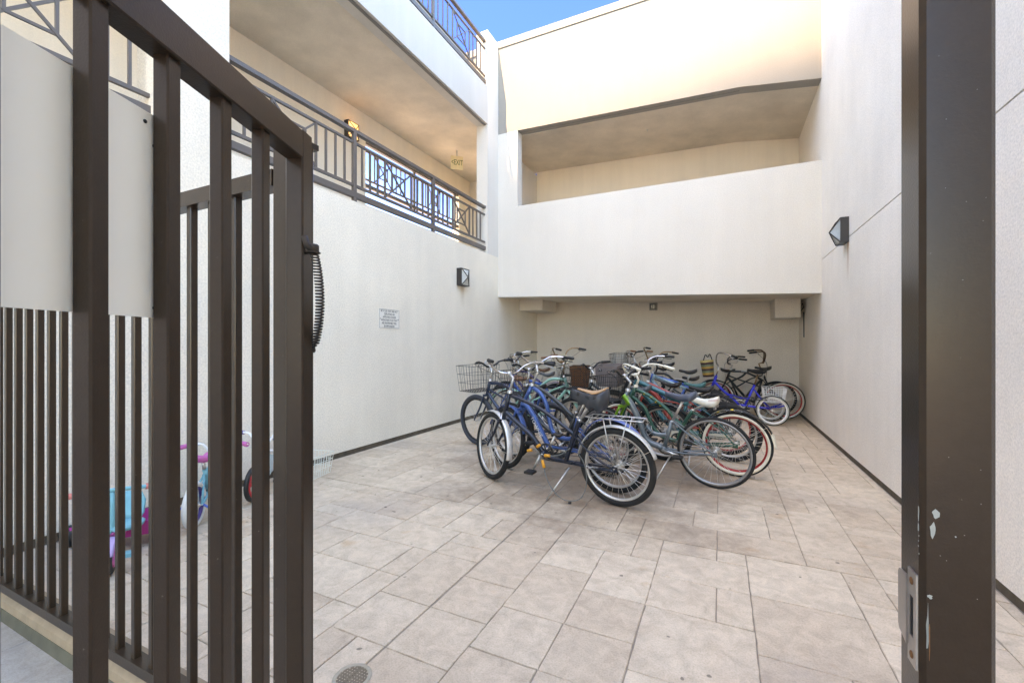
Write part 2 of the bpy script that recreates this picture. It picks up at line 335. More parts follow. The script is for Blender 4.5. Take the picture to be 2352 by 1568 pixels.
# ------------------------------------------------------------------ left wing of the building
lw = tag(empty('apartment_wing', (XL, 4, 0)), 'white stucco apartment wing with open walkways and grey railings above the courtyard', 'building')
lw_loc = Vector(lw.location)
def wpart(mb, name, mat, root, rl):
    o = mb.build(name, mat, root); o.location = -rl; return o
TH = .25
wpart(MB().box((XL-TH, -2.5, .06), (XL, YB, 3.165)), 'lower_wall', M_left, lw, lw_loc)
wpart(MB().box((XL-TH, -2.5, -.1), (XL-.012, YB, .06)), 'footing', M_foot, lw, lw_loc)
wpart(MB().box((XL-TH, 1.93, 3.165), (XL, 2.535, 5.75)), 'pier', M_left, lw, lw_loc)
wpart(MB().box((XL-TH, 7.55, 3.165), (XL, YF, 7.58)).box((XL-TH, YF, 3.165), (XL, YB+.2, 5.6)), 'corner_column', M_back, lw, lw_loc)
wpart(MB().box((XL-TH, -2.5, 5.72), (XL, 7.55, 6.45)), 'balcony_fascia', M_corn, lw, lw_loc)
wpart(MB().box((XL-.09, -2.5, 5.705), (XL-.045, 7.55, 5.72)), 'drip_strip', M_drip, lw, lw_loc)
wpart(MB().box((-6.35, -2.5, 5.78), (XL-TH, 10.3, 6.40)), 'soffit', M_soffit, lw, lw_loc)
mb = MB(); mb.box((-6.35, -2.5, 2.9), (-6.15, 6.33, 5.78)); mb.box((-6.35, 9.65, 2.9), (-6.15, 10.3, 5.78)); mb.box((-6.35, 6.33, 2.9), (-6.15, 9.65, 4.05))
wpart(mb, 'inner_wall', M_inner, lw, lw_loc)
wpart(MB().box((-6.35, 6.33, 5.30), (-6.15, 9.65, 5.78)), 'lintel', M_inner, lw, lw_loc)
wpart(MB().box((-6.35, 10.2, 2.9), (XL-TH, 10.4, 5.78)), 'end_wall', M_back, lw, lw_loc)
wpart(MB().box((-6.15, -2.5, 2.9), (XL-TH, 10.2, 3.10)), 'walkway_slab', M_soffit, lw, lw_loc)
wpart(MB().box((-5.15, -2.5, 6.4), (-4.95, 7.98, 7.58)), 'roof_parapet', M_sun_dim, lw, lw_loc)

# ------------------------------------------------------------------ back wing over the bicycle alcove
bw = tag(empty('corridor_wing', (-1.4, YF, 0)), 'white stucco corridor wing with a long sloping opening above the bicycle alcove', 'building')
bl = Vector(bw.location)
fy = lambda a, b, d: (a, d, b)
XA = -3.71
fb = lambda x: 2.15+(1.385-x)/5.535*.20
ot = lambda x: 5.70+(x-XA)/(0.29-XA)*(-.142) if x < .29 else 5.558-(x-.29)/1.095*.146
wpart(MB().prism([(XL+.001, fb(XL)), (XR, fb(XR)), (XR, 4.17), (XA, 4.17), (XA, ot(XA)), (XL+.001, ot(XA))], fy, YF, YF+.22), 'parapet_wall', M_back, bw, bl)
wpart(MB().prism([(XL+.001, ot(XA)+.0), (XA, ot(XA)), (.29, ot(.29)), (XR, ot(XR)), (XR, 7.46), (XL+.001, 7.46)], fy, YF, YF+.22), 'upper_wall', M_sun_dim, bw, bl)
wpart(MB().box((-5.15, YF+.004, 6.4), (XL-.002, YF+.2, 7.46)), 'side_parapet', M_sun_dim, bw, bl)
wpart(MB().box((-5.15, YF-.012, 7.475), (XR, YF+.25, 7.615)), 'coping', M_sun_dim, bw, bl)
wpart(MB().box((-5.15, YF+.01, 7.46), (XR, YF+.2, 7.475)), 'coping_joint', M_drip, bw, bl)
cs = lambda x: ot(x)+.03
mb = MB()
for a, b in ((XL-.3, .29), (.29, XR)):
    za, zb = ot(max(a, XA))+.003, ot(b)+.003
    ra, rb = za-.02, zb-.02
    mb.hexa([(a, YF+.22, za), (b, YF+.22, zb), (b, YB+.1, rb), (a, YB+.1, ra), (a, YF+.22, za+.3), (b, YF+.22, zb+.3), (b, YB+.1, rb+.3), (a, YB+.1, ra+.3)])
wpart(mb, 'corridor_soffit', M_soffit, bw, bl)
wpart(MB().tube([(XA+.01, YF+.11, ot(XA)-.004), (.28, YF+.11, ot(.29)-.002)], .005, 4), 'drip_strip', M_drip, bw, bl)
wpart(MB().box((XL, YB, 2.6), (XR, YB+.2, 5.75)), 'corridor_wall', M_inner, bw, bl)
wpart(MB().box((XL, YF+.22, 2.75), (XR, YB, 2.95)), 'corridor_slab', M_soffit, bw, bl)
wpart(MB().hexa([(XL, YF+.22, fb(XL)+.02), (XR, YF+.22, fb(XR)+.02), (XR, YB, fb(XR)+.06), (XL, YB, fb(XL)+.06), (XL, YF+.22, 2.74), (XR, YF+.22, 2.74), (XR, YB, 2.74), (XL, YB, 2.74)]), 'alcove_soffit', M_soffit, bw, bl)
wpart(MB().box((XL, YB, -.1), (XR, YB+.2, 2.6)), 'alcove_wall', M_alc, bw, bl)
wpart(MB().box((XL, 9.05, 2.14), (-3.58, 9.95, 2.45)), 'beam_box', M_alc, bw, bl)
wpart(MB().box((.90, 9.3, 1.86), (1.30, YB, 2.40)), 'duct_box', M_alc, bw, bl)
# right wall with a horizontal control joint
rw = tag(empty('stucco_wall', (XR, 4, 0)), 'tall grey white stucco wall with one horizontal joint on the right side', 'wall')
rl = Vector(rw.location)
wpart(MB().box((XR, -2.5, .06), (XR+.25, YB+.3, 2.646)), 'lower_panel', M_right, rw, rl)
wpart(MB().box((XR, -2.5, 2.658), (XR+.25, YB+.3, 7.2)), 'upper_panel', M_right, rw, rl)
wpart(MB().box((XR+.012, -2.5, 2.646), (XR+.25, YB+.3, 2.658)), 'control_joint', M_grout, rw, rl)
wpart(MB().box((XR+.012, -2.5, -.1), (XR+.25, YB+.3, .06)), 'footing', M_foot, rw, rl)
# unseen block added behind the camera, shaped to shade the courtyard
nb = MB().box((-4.8, -4, 0), (4.8, 4, 45.3)).build('shade_block', M_back); nb.location = (-6.2, -10, 0); nb.rotation_euler = (0, 0, R_(2.6))
tag(nb, 'plain white unseen block added behind the camera to shade the courtyard', 'building')

# ------------------------------------------------------------------ railings
def railing(name, label, X, dz, y0, y1, posts, xs, pickets, group, endcap=0):
    root = tag(empty(name, (X, (y0+y1)/2, 3.165+dz)), label, 'railing', group); o = Vector(root.location)
    def P(mb, n): q = mb.build(n, M_rail, root); q.location = -o; return q
    z = lambda v: v+dz
    P(MB().box((X-.035, y0, z(4.062)), (X+.03, y1, z(4.106))), 'handrail')
    P(MB().box((X-.016, y0, z(3.925)), (X+.016, y1, z(3.952))), 'upper_rail')
    P(MB().box((X-.016, y0, z(3.378)), (X+.016, y1, z(3.410))), 'lower_rail')
    P(MB().box((X-.03, y0, z(3.236)), (X+.03, y1, z(3.306))), 'stringer')
    pm = MB().box((-.025, -.025, z(3.166)), (.025, .025, z(4.061)), .003).mesh('post', M_rail)
    for y in posts:
        q = put('post', pm, root); q.location = Vector((X+.004, y, 0))-o
    km = MB().box((-.011, -.011, z(3.405)), (.011, .011, z(3.93))).mesh('picket', M_rail)
    for y in pickets:
        q = put('picket', km, root); q.location = Vector((X, y, 0))-o
    for a, b in xs:
        mb = MB(); zl, zh = z(3.41), z(3.925); w = b-a; h = zh-zl
        for k_ in (a, b): mb.box((X-.012, k_-.012, zl), (X+.012, k_+.012, zh))
        m = .26; ya, yb, za, zb = a+w*m, b-w*m, zl+h*m, zh-h*m
        for k_ in (ya, yb): mb.box((X-.010, k_-.010, za), (X+.010, k_+.010, zb))
        for k_ in (za, zb): mb.box((X-.009, ya, k_-.010), (X+.009, yb, k_+.010))
        mb.tube([(X-.004, a, zl), (X-.004, b, zh)], .014, 4); mb.tube([(X+.005, a, zh), (X+.005, b, zl)], .014, 4)
        P(mb, 'cross_panel')
    return root
G_ = 'grey metal walkway railings'
pk = lambda s: [s+.142*i for i in (1, 2, 3)]
railing('walkway_railing', 'long grey railing with three crossed panels on the first floor walkway', XL-.07, 0, 2.535, 7.55, [4.14, 5.83], [(3.01, 3.56), (4.71, 5.28), (6.41, 6.97)],
        [2.72, 2.86]+pk(3.56)+pk(4.14)+pk(5.28)+pk(5.83)+[7.10, 7.24, 7.38], G_)
railing('walkway_railing', 'short grey railing seen past the gate bars left of the white pier', XL-.07, 0, -1.5, 1.93, [.42, -1.2], [(.99, 1.52)], pk(.42)+[1.66, 1.80]+[-1+.142*i for i in range(9)], G_)
railing('walkway_railing', 'rooftop grey railing against the blue sky on top of the balcony fascia', XL-.07, 3.29, -1.5, 7.55, [.76, 2.45, 4.14, 5.83], [(1.32, 1.89), (3.01, 3.56), (4.71, 5.28), (6.41, 6.97)],
        pk(.76)+pk(1.89)+pk(2.45)+pk(3.56)+pk(4.14)+pk(5.28)+pk(5.83)+[7.10, 7.24, 7.38], G_)
railing('walkway_railing', 'bluish grey far railing across the rear walkway opening with sky behind', -6.2, 1.17, 6.33, 9.65, [7.85, 9.5], [(6.62, 7.12), (8.35, 8.85)], pk(7.12)+pk(7.85)+[9.0, 9.14, 9.28, 6.48], G_)

# ------------------------------------------------------------------ lamps, signs, small wall fittings
GLASS = simple('frosted_lamp_glass', (.55, .57, .52), .25, noise=.2, scale=20)
LIT = simple('lit_lamp_glass', (.9, .8, .6), .4, emit=((1, .6, .22), .12))
LAMPM = simple('lamp_housing', (.03, .026, .024), .45)
def wall_lamp(label, M, w, h, d, apex, glass, group=True):
    root = tag(empty('wall_lamp'), label, 'wall lamp', 'square wall lamps'); root.matrix_basis = M
    t = .012; mb = MB()
    mb.box((-w/2, -h/2, 0), (w/2, h/2, .012))
    for s_ in (-1, 1):
        mb.box((s_*w/2-(t if s_ > 0 else 0), -h/2, .012), (s_*w/2+(0 if s_ > 0 else t), h/2, d))
        mb.box((-w/2+t, s_*h/2-(t if s_ > 0 else 0), .012), (w/2-t, s_*h/2+(0 if s_ > 0 else t), d))
    mb.build('housing', LAMPM, root)
    g = MB(); n = 0; g.v = [(-w/2+t, -h/2+t, d-.004), (w/2-t, -h/2+t, d-.004), (w/2-t, h/2-t, d-.004), (-w/2+t, h/2-t, d-.004), (0, 0, d+apex)]
    for q in ((0, 1, 4), (1, 2, 4), (2, 3, 4), (3, 0, 4), (3, 2, 1, 0)): g.face(q)
    g.build('glass', glass, root)
    c = MB()
    for sx, sy in ((-1, -1), (1, -1), (1, 1), (-1, 1)): c.tube([(sx*(w/2-.006), sy*(h/2-.006), d), (0, 0, d+apex+.004)], .007, 4)
    c.build('cage', LAMPM, root)
    return root
wall_lamp('square wall lamp with pyramid glass above the bicycle notice', frame_mat((XL, 6.56, 2.55), (0, 1, 0), (0, 0, 1)), .26, .30, .10, .05, GLASS)
wall_lamp('square wall lamp with rust stain below it beside the horizontal wall joint', frame_mat((XR, 6.55, 2.745), (0, -1, 0), (0, 0, 1)), .24, .30, .085, .085, simple('clear_lamp_glass', (.36, .38, .37), .1, noise=.25, scale=14))
wall_lamp('glowing amber wall lamp on the walkway behind the railing', frame_mat((-6.15, 5.93, 5.28), (0, 1, 0), (0, 0, 1)), .26, .30, .10, .05, LIT)
pl = bpy.data.lights.new('amber_lamp_light', 'POINT'); pl.energy = .05; pl.color = (1, .6, .25); pl.shadow_soft_size = .08
plo = bpy.data.objects.new('amber_lamp_light', pl); COL.objects.link(plo); plo.location = (-5.93, 5.93, 5.45)
# bicycle notice
sg = tag(empty('notice_sign'), 'white metal notice with black lettering about impounded bicycles on the left wall', 'sign'); sg.matrix_basis = frame_mat((XL, 4.715, 1.722), (0, 1, 0), (0, 0, 1))
SIGNW = simple('sign_white', (.84, .78, .69), .4, noise=.04); INK = simple('black_ink', (.012, .012, .012), .5, noise=.02)
MB().box((-.208, -.135, .001), (.208, .135, .005)).build('plate', SIGNW, sg)
mb = MB()
for x0, y0, x1, y1 in ((-.2, -.128, .2, -.1245), (-.2, .1245, .2, .128), (-.2, -.1245, -.1965, .1245), (.1965, -.1245, .2, .1245)): mb.box((x0, y0, .005), (x1, y1, .0058))
for x in (-.18, .18): mb.lathe([(.006, .005), (.006, .009), (.0, .0095)], 'z', 10, (x, -.005, 0))
mb.build('border', INK, sg)
for i, ln in enumerate(('BICYCLES THAT ARE NOT', 'DISPLAYING AN', 'APPROVED STICKER', 'AND/OR BICYCLES THAT', 'ARE INOPERABLE WILL', 'BE IMPOUNDED')):
    put('lettering', text_mesh(ln, .042, INK, .0004, xs=.70), sg, Matrix.Translation((0, .103-.0415*i, .0056)))
# exit sign
ex = tag(empty('exit_sign'), 'yellowish exit sign with green letters hanging under the walkway soffit', 'exit sign'); ex.matrix_basis = frame_mat((-5.35, 8.30, 5.45), (.72, .69, 0), (0, 0, 1))@Matrix.Scale(.85, 4)
MB().box((-.16, -.17, -.02), (.16, .17, .02)).build('panel', simple('exit_panel', (.72, .60, .38), .5), ex)
MB().box((-.02, .17, -.01), (.02, .33, .01)).build('bracket', ALU, ex)
put('lettering', text_mesh('<EXIT', .20, simple('exit_green', (.015, .09, .03), .5), .002, xs=.58), ex, Matrix.Translation((0, 0, .022)))
# alcove light
al = tag(empty('bulkhead_light', (-1.346, YB, 2.21)), 'small square bulkhead light on the alcove back wall', 'light'); 
MB().box((-.085, -.03, -.08), (.085, 0, .08)).build('base_plate', simple('light_base', (.30, .28, .25), .5), al)
MB().lathe([(.045, -.03), (.047, -.07), (.035, -.11), (0, -.12)], 'y', 14).build('globe', simple('globe_glass', (.8, .8, .76), .15), al)
mb = MB()
for x in (-.05, 0, .05): mb.tube([(x, -.03, .07), (x*.9, -.13, .04), (x*.9, -.13, -.04), (x, -.03, -.07)], .004, 5)
mb.build('guard', LAMPM, al)
for i, (x, y, rad, lab, Zs) in enumerate(((-5.2, 3.35, .05, 'small white round sprinkler in the walkway soffit above the gate', 5.778), (-5.0, 9.2, .035, 'tiny round sprinkler in the soffit beyond the exit sign', 5.778), (-1.3, 8.9, .03, 'tiny dark sprinkler head in the corridor soffit over the alcove', ot(-1.3)))):
    q = MB().lathe([(rad, 0), (rad*.9, -.012), (rad*.35, -.014), (rad*.3, -.05), (0, -.052)], 'z', 16).build('sprinkler', simple('sprinkler_white', (.6, .57, .52), .5)); q.location = (x, y, Zs); tag(q, lab, 'sprinkler', 'ceiling sprinklers')
q = MB().lathe([(.055, 0), (.055, -.01), (0, -.012)], 'y', 18).build('cover_plate', M_inner); q.location = (-3.02, YB, 4.13); tag(q, 'round blank cover plate on the corridor wall', 'cover plate')
# duct cable
q = MB().tube([(1.29, 9.6, 1.98), (1.36, 9.5, 2.12), (1.375, 9.5, 2.05), (1.31, 9.55, 1.95), (1.375, 9.5, 1.96), (1.378, 9.5, 1.5)], .008, 6).build('wall_cable', BLACK); tag(q, 'loose dark cable beside the duct box in the alcove corner', 'cable')
# floor drain
dr = tag(empty('floor_drain', (-1.36, 1.325, 0)), 'round dusty floor drain grate set in the paving near the gate', 'drain')
MB().lathe([(.078, -.006), (.078, .0025), (.062, .003), (.062, -.004)], 'z', 32).build('collar', simple('drain_collar', (.42, .36, .27), .7, noise=.3), dr)
mb = MB()
DM = simple('drain_grate', (.20, .15, .10), .8, noise=.5, scale=40)
for i in range(-4, 5):
    L = math.sqrt(max(0, .062**2-(i*.0135)**2)); mb.box((i*.0135-.0042, -L, -.004), (i*.0135+.0042, L, .0015)); mb.box((-L, i*.0135-.0042, -.004), (L, i*.0135+.0042, .0012))
mb.build('grate', DM, dr)

# ------------------------------------------------------------------ gate, posts and fence
def cap_post(name, label, x0, x1, y0, y1, top, cat='post'):
    r = tag(empty(name, ((x0+x1)/2, (y0+y1)/2, 0)), label, cat); o = Vector(r.location)
    q = MB().box((x0, y0, 0), (x1, y1, top), .007).build('shaft', M_gate, r); q.location = -o
    c = MB(); a = .008
    c.hexa([(x0-a, y0-a, top), (x1+a, y0-a, top), (x1+a, y1+a, top), (x0-a, y1+a, top), (x0-a, y0-a, top+.016), (x1+a, y0-a, top+.016), (x1+a, y1+a, top+.016), (x0-a, y1+a, top+.016)])
    c.hexa([(x0-a, y0-a, top+.0165), (x1+a, y0-a, top+.0165), (x1+a, y1+a, top+.0165), (x0-a, y1+a, top+.0165), (x0+.02, y0+.02, top+.03), (x1-.02, y0+.02, top+.03), (x1-.02, y1-.02, top+.03), (x0+.02, y1-.02, top+.03)])
    q = c.build('cap', M_gate, r); q.location = -o
    return r
hp = cap_post('hinge_post', 'square brown steel hinge post with flat cap behind the open gate', -1.205, -1.122, .86, .943, 1.955)
lp = cap_post('latch_post', 'square brown steel latch post with chipped paint and strike plate in the foreground', .2725, .3575, .86, .944, 2.05)
STEEL = simple('worn_strike_steel', (.40, .36, .33), .38, .85, noise=.25, scale=35)
RUST = simple('rust', (.19, .075, .025), .9, noise=.5, scale=60)
PRIM = simple('bare_primer', (.30, .315, .285), .8, noise=.25, scale=50)
lo = Vector(lp.location)
def lpart(mb, n, m, par=lp):
    q = mb.build(n, m, par); 
    if par is lp: q.location = -lo
    return q
sx = .2725
mb = MB(); P8 = [(.868, .862), (.912, .862), (.912, 1.012), (.868, 1.012)]
fx = lambda a, b, d: (d, a, b)
for (a0, b0, a1, b1) in ((.868, .862, .9, .905), (.868, .968, .9, 1.008), (.868, .905, .878, .968), (.892, .905, .9, .968)): mb.box((sx-.003, a0, b0), (sx-.0002, a1, b1))
mb.prism([(.9, .885), (.928, .893), (.933, .9), (.933, .985), (.928, .992), (.9, .995)], fx, sx-.0055, sx-.003)
sp = lpart(mb, 'strike_plate', STEEL)
lpart(MB().box((sx-.001, .8785, .9055), (sx-.0001, .8915, .9675)), 'latch_hole', simple('dark_void', (.004, .004, .004), .9))
for z in (.877, .992):
    q = MB().lathe([(.006, -.0032), (.005, -.0045), (0, -.005)], 'x', 12, (sx, .884, z)).build('screw', RUST, sp)
rnd = random.Random(4)
def chip(cx, cz, w, h, face, mat=PRIM):
    poly = []
    for i in range(11):
        a = 2*math.pi*i/11; poly.append((cx+w*.85*math.cos(a)*rnd.uniform(.45, 1.15), cz+h*.85*math.sin(a)*rnd.uniform(.55, 1.15)))
    mb = MB()
    if face == 'y': mb.prism(poly, lambda a, b, d: (a, d, b), .8594, .8599)
    else: mb.prism(poly, fx, sx-.0006, sx-.0001)
    lpart(mb, 'paint_chip', mat)
chip(.2905, 1.108, .0075, .0085, 'y'); chip(.2865, 1.084, .0038, .016, 'y'); chip(.312, 1.078, .0013, .0015, 'y')
chip(.2835, .983, .004, .004, 'y'); chip(.2805, .93, .0022, .050, 'y', simple('grey_primer', (.20, .21, .19), .8, noise=.3, scale=50)); chip(.2828, .915, .0012, .04, 'y', RUST)
chip(.8665, 1.105, .0026, .014, 'x'); chip(.867, 1.082, .0022, .008, 'x'); 
for z in (1.07, 1.062, 1.054, 1.043): chip(.8655+rnd.uniform(-.001, .002), z, .0014, .0016, 'x')
for i in range(14): chip(.29+rnd.random()*.06, 1.36+rnd.uniform(-.45, .5), .0007+rnd.random()*.0004, .0008, 'y', simple('paint_scuff', (.16, .14, .13), .8))
# fence left of the gate
fe = tag(empty('picket_fence', (-2.7, .9, 0)), 'brown steel picket fence on a low curb between the wall and the hinge post', 'fence'); fo = Vector(fe.location)
def fpart(mb, n): q = mb.build(n, M_gate, fe); q.location = -fo; return q
fpart(MB().box((XL+.01, .86, 1.835), (-1.207, .91, 1.885)), 'top_rail'); fpart(MB().box((XL+.01, .86, .125), (-1.207, .91, .165)), 'bottom_rail')
pm = MB().box((-.0125, -.0125, .165), (.0125, .0125, 1.835), .0025).mesh('picket', M_gate)
x = -1.29
while x > XL+.06:
    q = put('picket', pm, fe); q.location = Vector((x, .885, 0))-fo; x -= .1222
cb = MB().prism([(.85, -.1), (.86, .085), (.875, .105), (.97, .11), (.985, .09), (.99, -.1)], fx, XL+.02, -1.10).build('curb', M_curb); tag(cb, 'low sandy concrete curb under the picket fence', 'curb')
MB().prism([(.8455, -.005), (.8555, .05), (.858, .05), (.852, -.005)], fx, XL+.03, -1.11).build('moss_line', simple('mossy_concrete', (.10, .09, .062), .95, noise=.5, scale=10, bump=.5), cb)
# open gate leaf: runs from the hinge towards the camera
u = Vector((.385, -.923, 0)).normalized(); nL = Vector((-.923, -.385, 0)).normalized()   # nL: away from the opening (camera left)
B0 = Vector((-.963, .6755, 0)); pitch = .133
gt = tag(empty('entry_gate', (-1.09, .84, 0)), 'open brown steel picket gate swung towards the viewer with white sheet behind bars', 'gate')
GM = Matrix(((u.x, nL.x, 0, B0.x), (u.y, nL.y, 0, B0.y), (0, 0, 1, 0), (0, 0, 0, 1))); gt.matrix_basis = GM   # local x along the leaf, y away from the opening
BW = .0295
gm = MB().box((-BW, 0, .09), (0, BW, 1.869), .0028).mesh('picket', M_gate)
for k_ in range(0, 9): put('picket', gm, gt, Matrix.Translation((k_*pitch, (.05-BW)/2, 0)))
xs0 = -1.19*pitch; xs1 = 9.05*pitch
MB().box((xs0-.052, 0, .09), (xs0, .05, 1.945), .004).build('hinge_stile', M_gate, gt)
MB().box((xs1-.05, 0, .09), (xs1, .05, 1.945), .004).build('latch_stile', M_gate, gt)
def rail(z0, z1, n):
    MB().prism([(0, z0+.003), (.003, z0), (.047, z0), (.05, z0+.003), (.05, z1-.003), (.047, z1), (.003, z1), (0, z1-.003)], lambda a, b, d: (d, a, b), xs0+.0005, xs1-.0505).build(n, M_gate, gt)
rail(1.868, 1.944, 'top_rail'); rail(.09, .13, 'bottom_rail')
SHEET = simple('white_sheet', (.93, .90, .79), .5, noise=.05, scale=3)
px0 = 1.86*pitch
MB().box((px0, .042, 1.408), (px0+.72, .0445, 1.764)).build('sign_sheet', SHEET, gt)
sh = gt.children[-1]
for z in (1.745, 1.425, 1.71): MB().lathe([(.0035, .0418), (.003, .040), (0, .0395)], 'y', 10, (px0+(.012 if z < 1.72 else .03), 0, z)).build('rivet', BLACK, sh)
q = MB().box((px0+.26, .0412, 1.535), (px0+.40, .0419, 1.552)).build('tape_mark', simple('old_tape', (.60, .59, .50), .7), sh)
# hinges
for z in (.4, 1.6): MB().lathe([(0, z), (.011, z), (.011, z+.1), (0, z+.1)], 'z', 12, (xs0-.063, .03, 0)).build('hinge', M_gate, gt)
# spring closer
spg = MB(); c0 = Vector((-1.035, .80, 1.655)); mid = Vector((-1.045, .90, 1.50)); c1 = Vector((-1.10, .90, 1.345)); 
sc = tag(empty('gate_spring', c0), 'rusty dark coil spring closer joining the gate stile to its post', 'spring')
N = 33*10; pts = []
ctrl = [Vector((-1.013, .846, 1.62)), Vector((-.988, .852, 1.54)), Vector((-.996, .864, 1.43)), Vector((-1.055, .882, 1.352))]
def bez(t): a, b, c, d = ctrl; s = 1-t; return a*s**3+b*3*s*s*t+c*3*s*t*t+d*t**3
for i in range(N+1):
    t = i/N; p = bez(t); an = 2*math.pi*33*t; rad = .0105*(1 if .03 < t < .96 else .6)
    pts.append(p+Vector((math.cos(an)*rad, math.sin(an)*rad, 0)))
def lp_(mb, n, m): q = mb.build(n, m, sc); q.location = -c0; return q
SPR = simple('spring_steel', (.05, .038, .03), .5, .5, noise=.4)
lp_(MB().tube(pts, .0024, 5), 'coil', SPR)
lp_(MB().lathe([(0, 0), (.015, 0), (.015, .018), (.012, .021), (0, .021)], 'z', 16, (ctrl[0].x, ctrl[0].y, 1.616)).lathe([(0, 0), (.019, 0), (.019, .003), (0, .003)], 'z', 16, (ctrl[0].x, ctrl[0].y, 1.6125)), 'end_cap', SPR)
lp_(MB().tube([(-1.018, .822, 1.655), (-1.014, .826, 1.63), (-1.003, .85, 1.614)], .009, 8), 'bracket', SPR)
lp_(MB().tube([(-1.125, .885, 1.345), (-1.055, .882, 1.345)], .008, 8), 'lower_bracket', SPR)

# ------------------------------------------------------------------ bicycles
WC = {}
def wheel(parent, hub, R, tw=.05, tyre=None, rim=None, wall=None, M=None, cassette=False, spokes=28, rimw=.018):
    tyre = tyre or RUB; rim = rim or ALU
    key = (R, tw, tyre.name, rim.name, wall.name if wall else '', rimw)
    rt = R-tw*.5; rr = R-tw*.92
    if key not in WC:
        mb = MB()
        for y in (-.03, .03): mb.lathe([(0, y-.002), (.02, y-.002), (.02, y+.002), (0, y+.002)], 'y', 14)
        mb.lathe([(.012, -.03), (.012, .03)], 'y', 10); mb.lathe([(0, -.062), (.005, -.062), (.005, .062), (0, .062)], 'y', 8)
        for i in range(spokes):
            a = 2*math.pi*i/spokes; b = a+(.42 if i % 4 < 2 else -.42); y = .03 if i % 2 else -.03
            mb.tube([(.019*math.cos(b), y, .019*math.sin(b)), ((rr-.012)*math.cos(a), y*.1, (rr-.012)*math.sin(a))], .0016, 3, caps=False)
        wm = mb.mesh('wheel', SPOKE)
        pr = [(tw*.5*math.cos(t)*.98, tw*.5*math.sin(t)) for t in [2*math.pi*i/10 for i in range(10)]]
        tb = MB().ring(rt, pr, 56); tm = tb.mesh('tyre', tyre)
        w2 = rimw/2+.006
        rm = MB().ring(rr, [(.006, -w2), (.006, w2), (-.006, w2), (-rimw, .007), (-rimw, -.007), (-.006, -w2)], 56).mesh('rim', rim)
        ww = None
        if wall:
            m2 = MB()
            for s_ in (-1, 1):
                pp = [(tw*.5*math.cos(t)*1.02, s_*tw*.5*math.sin(t)*1.03) for t in [R_(d) for d in (80, 105, 130, 155)]]
                pp += [(tw*.5*math.cos(t)*.9, s_*tw*.5*math.sin(t)*.9) for t in [R_(d) for d in (155, 130, 105, 80)]]
                m2.ring(rt, pp, 48)
            ww = m2.mesh('whitewall', wall)
        WC[key] = (wm, tm, rm, ww)
    wm, tm, rm, ww = WC[key]
    X = (M or Matrix())@Matrix.Translation(hub)@Matrix.Rotation(random.random()*6.28, 4, 'Y')
    w = put('wheel', wm, parent, X); put('tyre', tm, w); put('rim', rm, w)
    if ww: put('whitewall', ww, w)
    if cassette:
        if 'cas' not in WC:
            mb = MB()
            for i, r in enumerate((.055, .05, .044, .038, .032)): mb.lathe([(0, -.036-i*.004), (r, -.036-i*.004), (r, -.038-i*.004), (0, -.038-i*.004)], 'y', 22)
            WC['cas'] = mb.mesh('cassette', simple('dull_cassette', (.30, .28, .25), .45, .8, noise=.3, scale=60))
        put('cassette', WC['cas'], w)
    return w
BARS = {'cruiser': [(0, 0, 0), (.01, .05, 0), (.045, .12, .02), (.04, .20, .085), (-.03, .27, .12), (-.14, .315, .12), (-.26, .335, .11)],
        'tall': [(0, 0, 0), (.005, .045, .0), (.02, .10, .05), (.03, .17, .17), (-.01, .25, .225), (-.12, .30, .225), (-.25, .325, .205)],
        'riser': [(0, 0, 0), (0, .05, 0), (-.005, .11, .03), (-.015, .17, .06), (-.05, .25, .07), (-.10, .33, .07)],
        'flat': [(0, 0, 0), (0, .1, 0), (-.02, .2, .01), (-.055, .30, .015)]}
def saddle_mesh(kind, mat, L=.27, Wd=.2, T=.06):
    mb = MB(); n = 9; K = 14
    for i in range(n+1):
        t = i/n; x = .58*L-L*t          # nose forward
        w = .022+(Wd/2-.022)*(1/(1+math.exp(-(t-.55)*11)))
        if t > .9: w *= math.sqrt(max(.12, 1-((t-.9)/.1)**2*.8))
        if t < .08: w *= .6+.4*t/.08
        zt = .012*math.cos(t*6.28)*.8+(.018 if t > .75 else 0)*(t-.75)*4; th = T*(.55+.45*t)*(1 if t < .93 else .75)
        base = len(mb.v)
        for h in range(K):
            a = 2*math.pi*h/K; c, s_ = math.cos(a), math.sin(a)
            mb.v.append((x, w*math.copysign(abs(c)**.8, c), zt-(th/2)+(th/2)*math.copysign(abs(s_)**.75, s_)))
        if i:
            p = base-K
            for h in range(K): g = (h+1) % K; mb.face((p+h, p+g, base+g, base+h), True)
    mb.face(tuple(range(K-1, -1, -1)), True); mb.face(tuple(n*K+h for h in range(K)), True)
    return mb
def wire_box(mb, c, L, Wd, H, tl=.85, r=.0022, nu=7, nv=5, nz=3, frame=.004):
    cx, cy, cz = c
    def P(u, v, t): k = tl+(1-tl)*t; return (cx+u*L/2*k, cy+v*Wd/2*k, cz-H*(1-t))
    def loop(t, rr): q = [P(a, b, t) for a, b in ((-1, -1), (1, -1), (1, 1), (-1, 1), (-1, -1))]; [mb.tube([q[i], q[i+1]], rr, 4) for i in range(4)]
    loop(1, frame); loop(0, r*1.3)
    for i in range(1, nz): loop(i/nz, r)
    for i in range(nu+1):
        a = -1+2*i/nu
        for b in (-1, 1): mb.tube([P(a, b, 0), P(a, b, 1)], r, 3)
        mb.tube([P(a, -1, 0), P(a, 1, 0)], r, 3)
    for i in range(1, nv):
        b = -1+2*i/nv
        for a in (-1, 1): mb.tube([P(a, b, 0), P(a, b, 1)], r, 3)
        mb.tube([P(-1, b, 0), P(1, b, 0)], r, 3)
    return mb
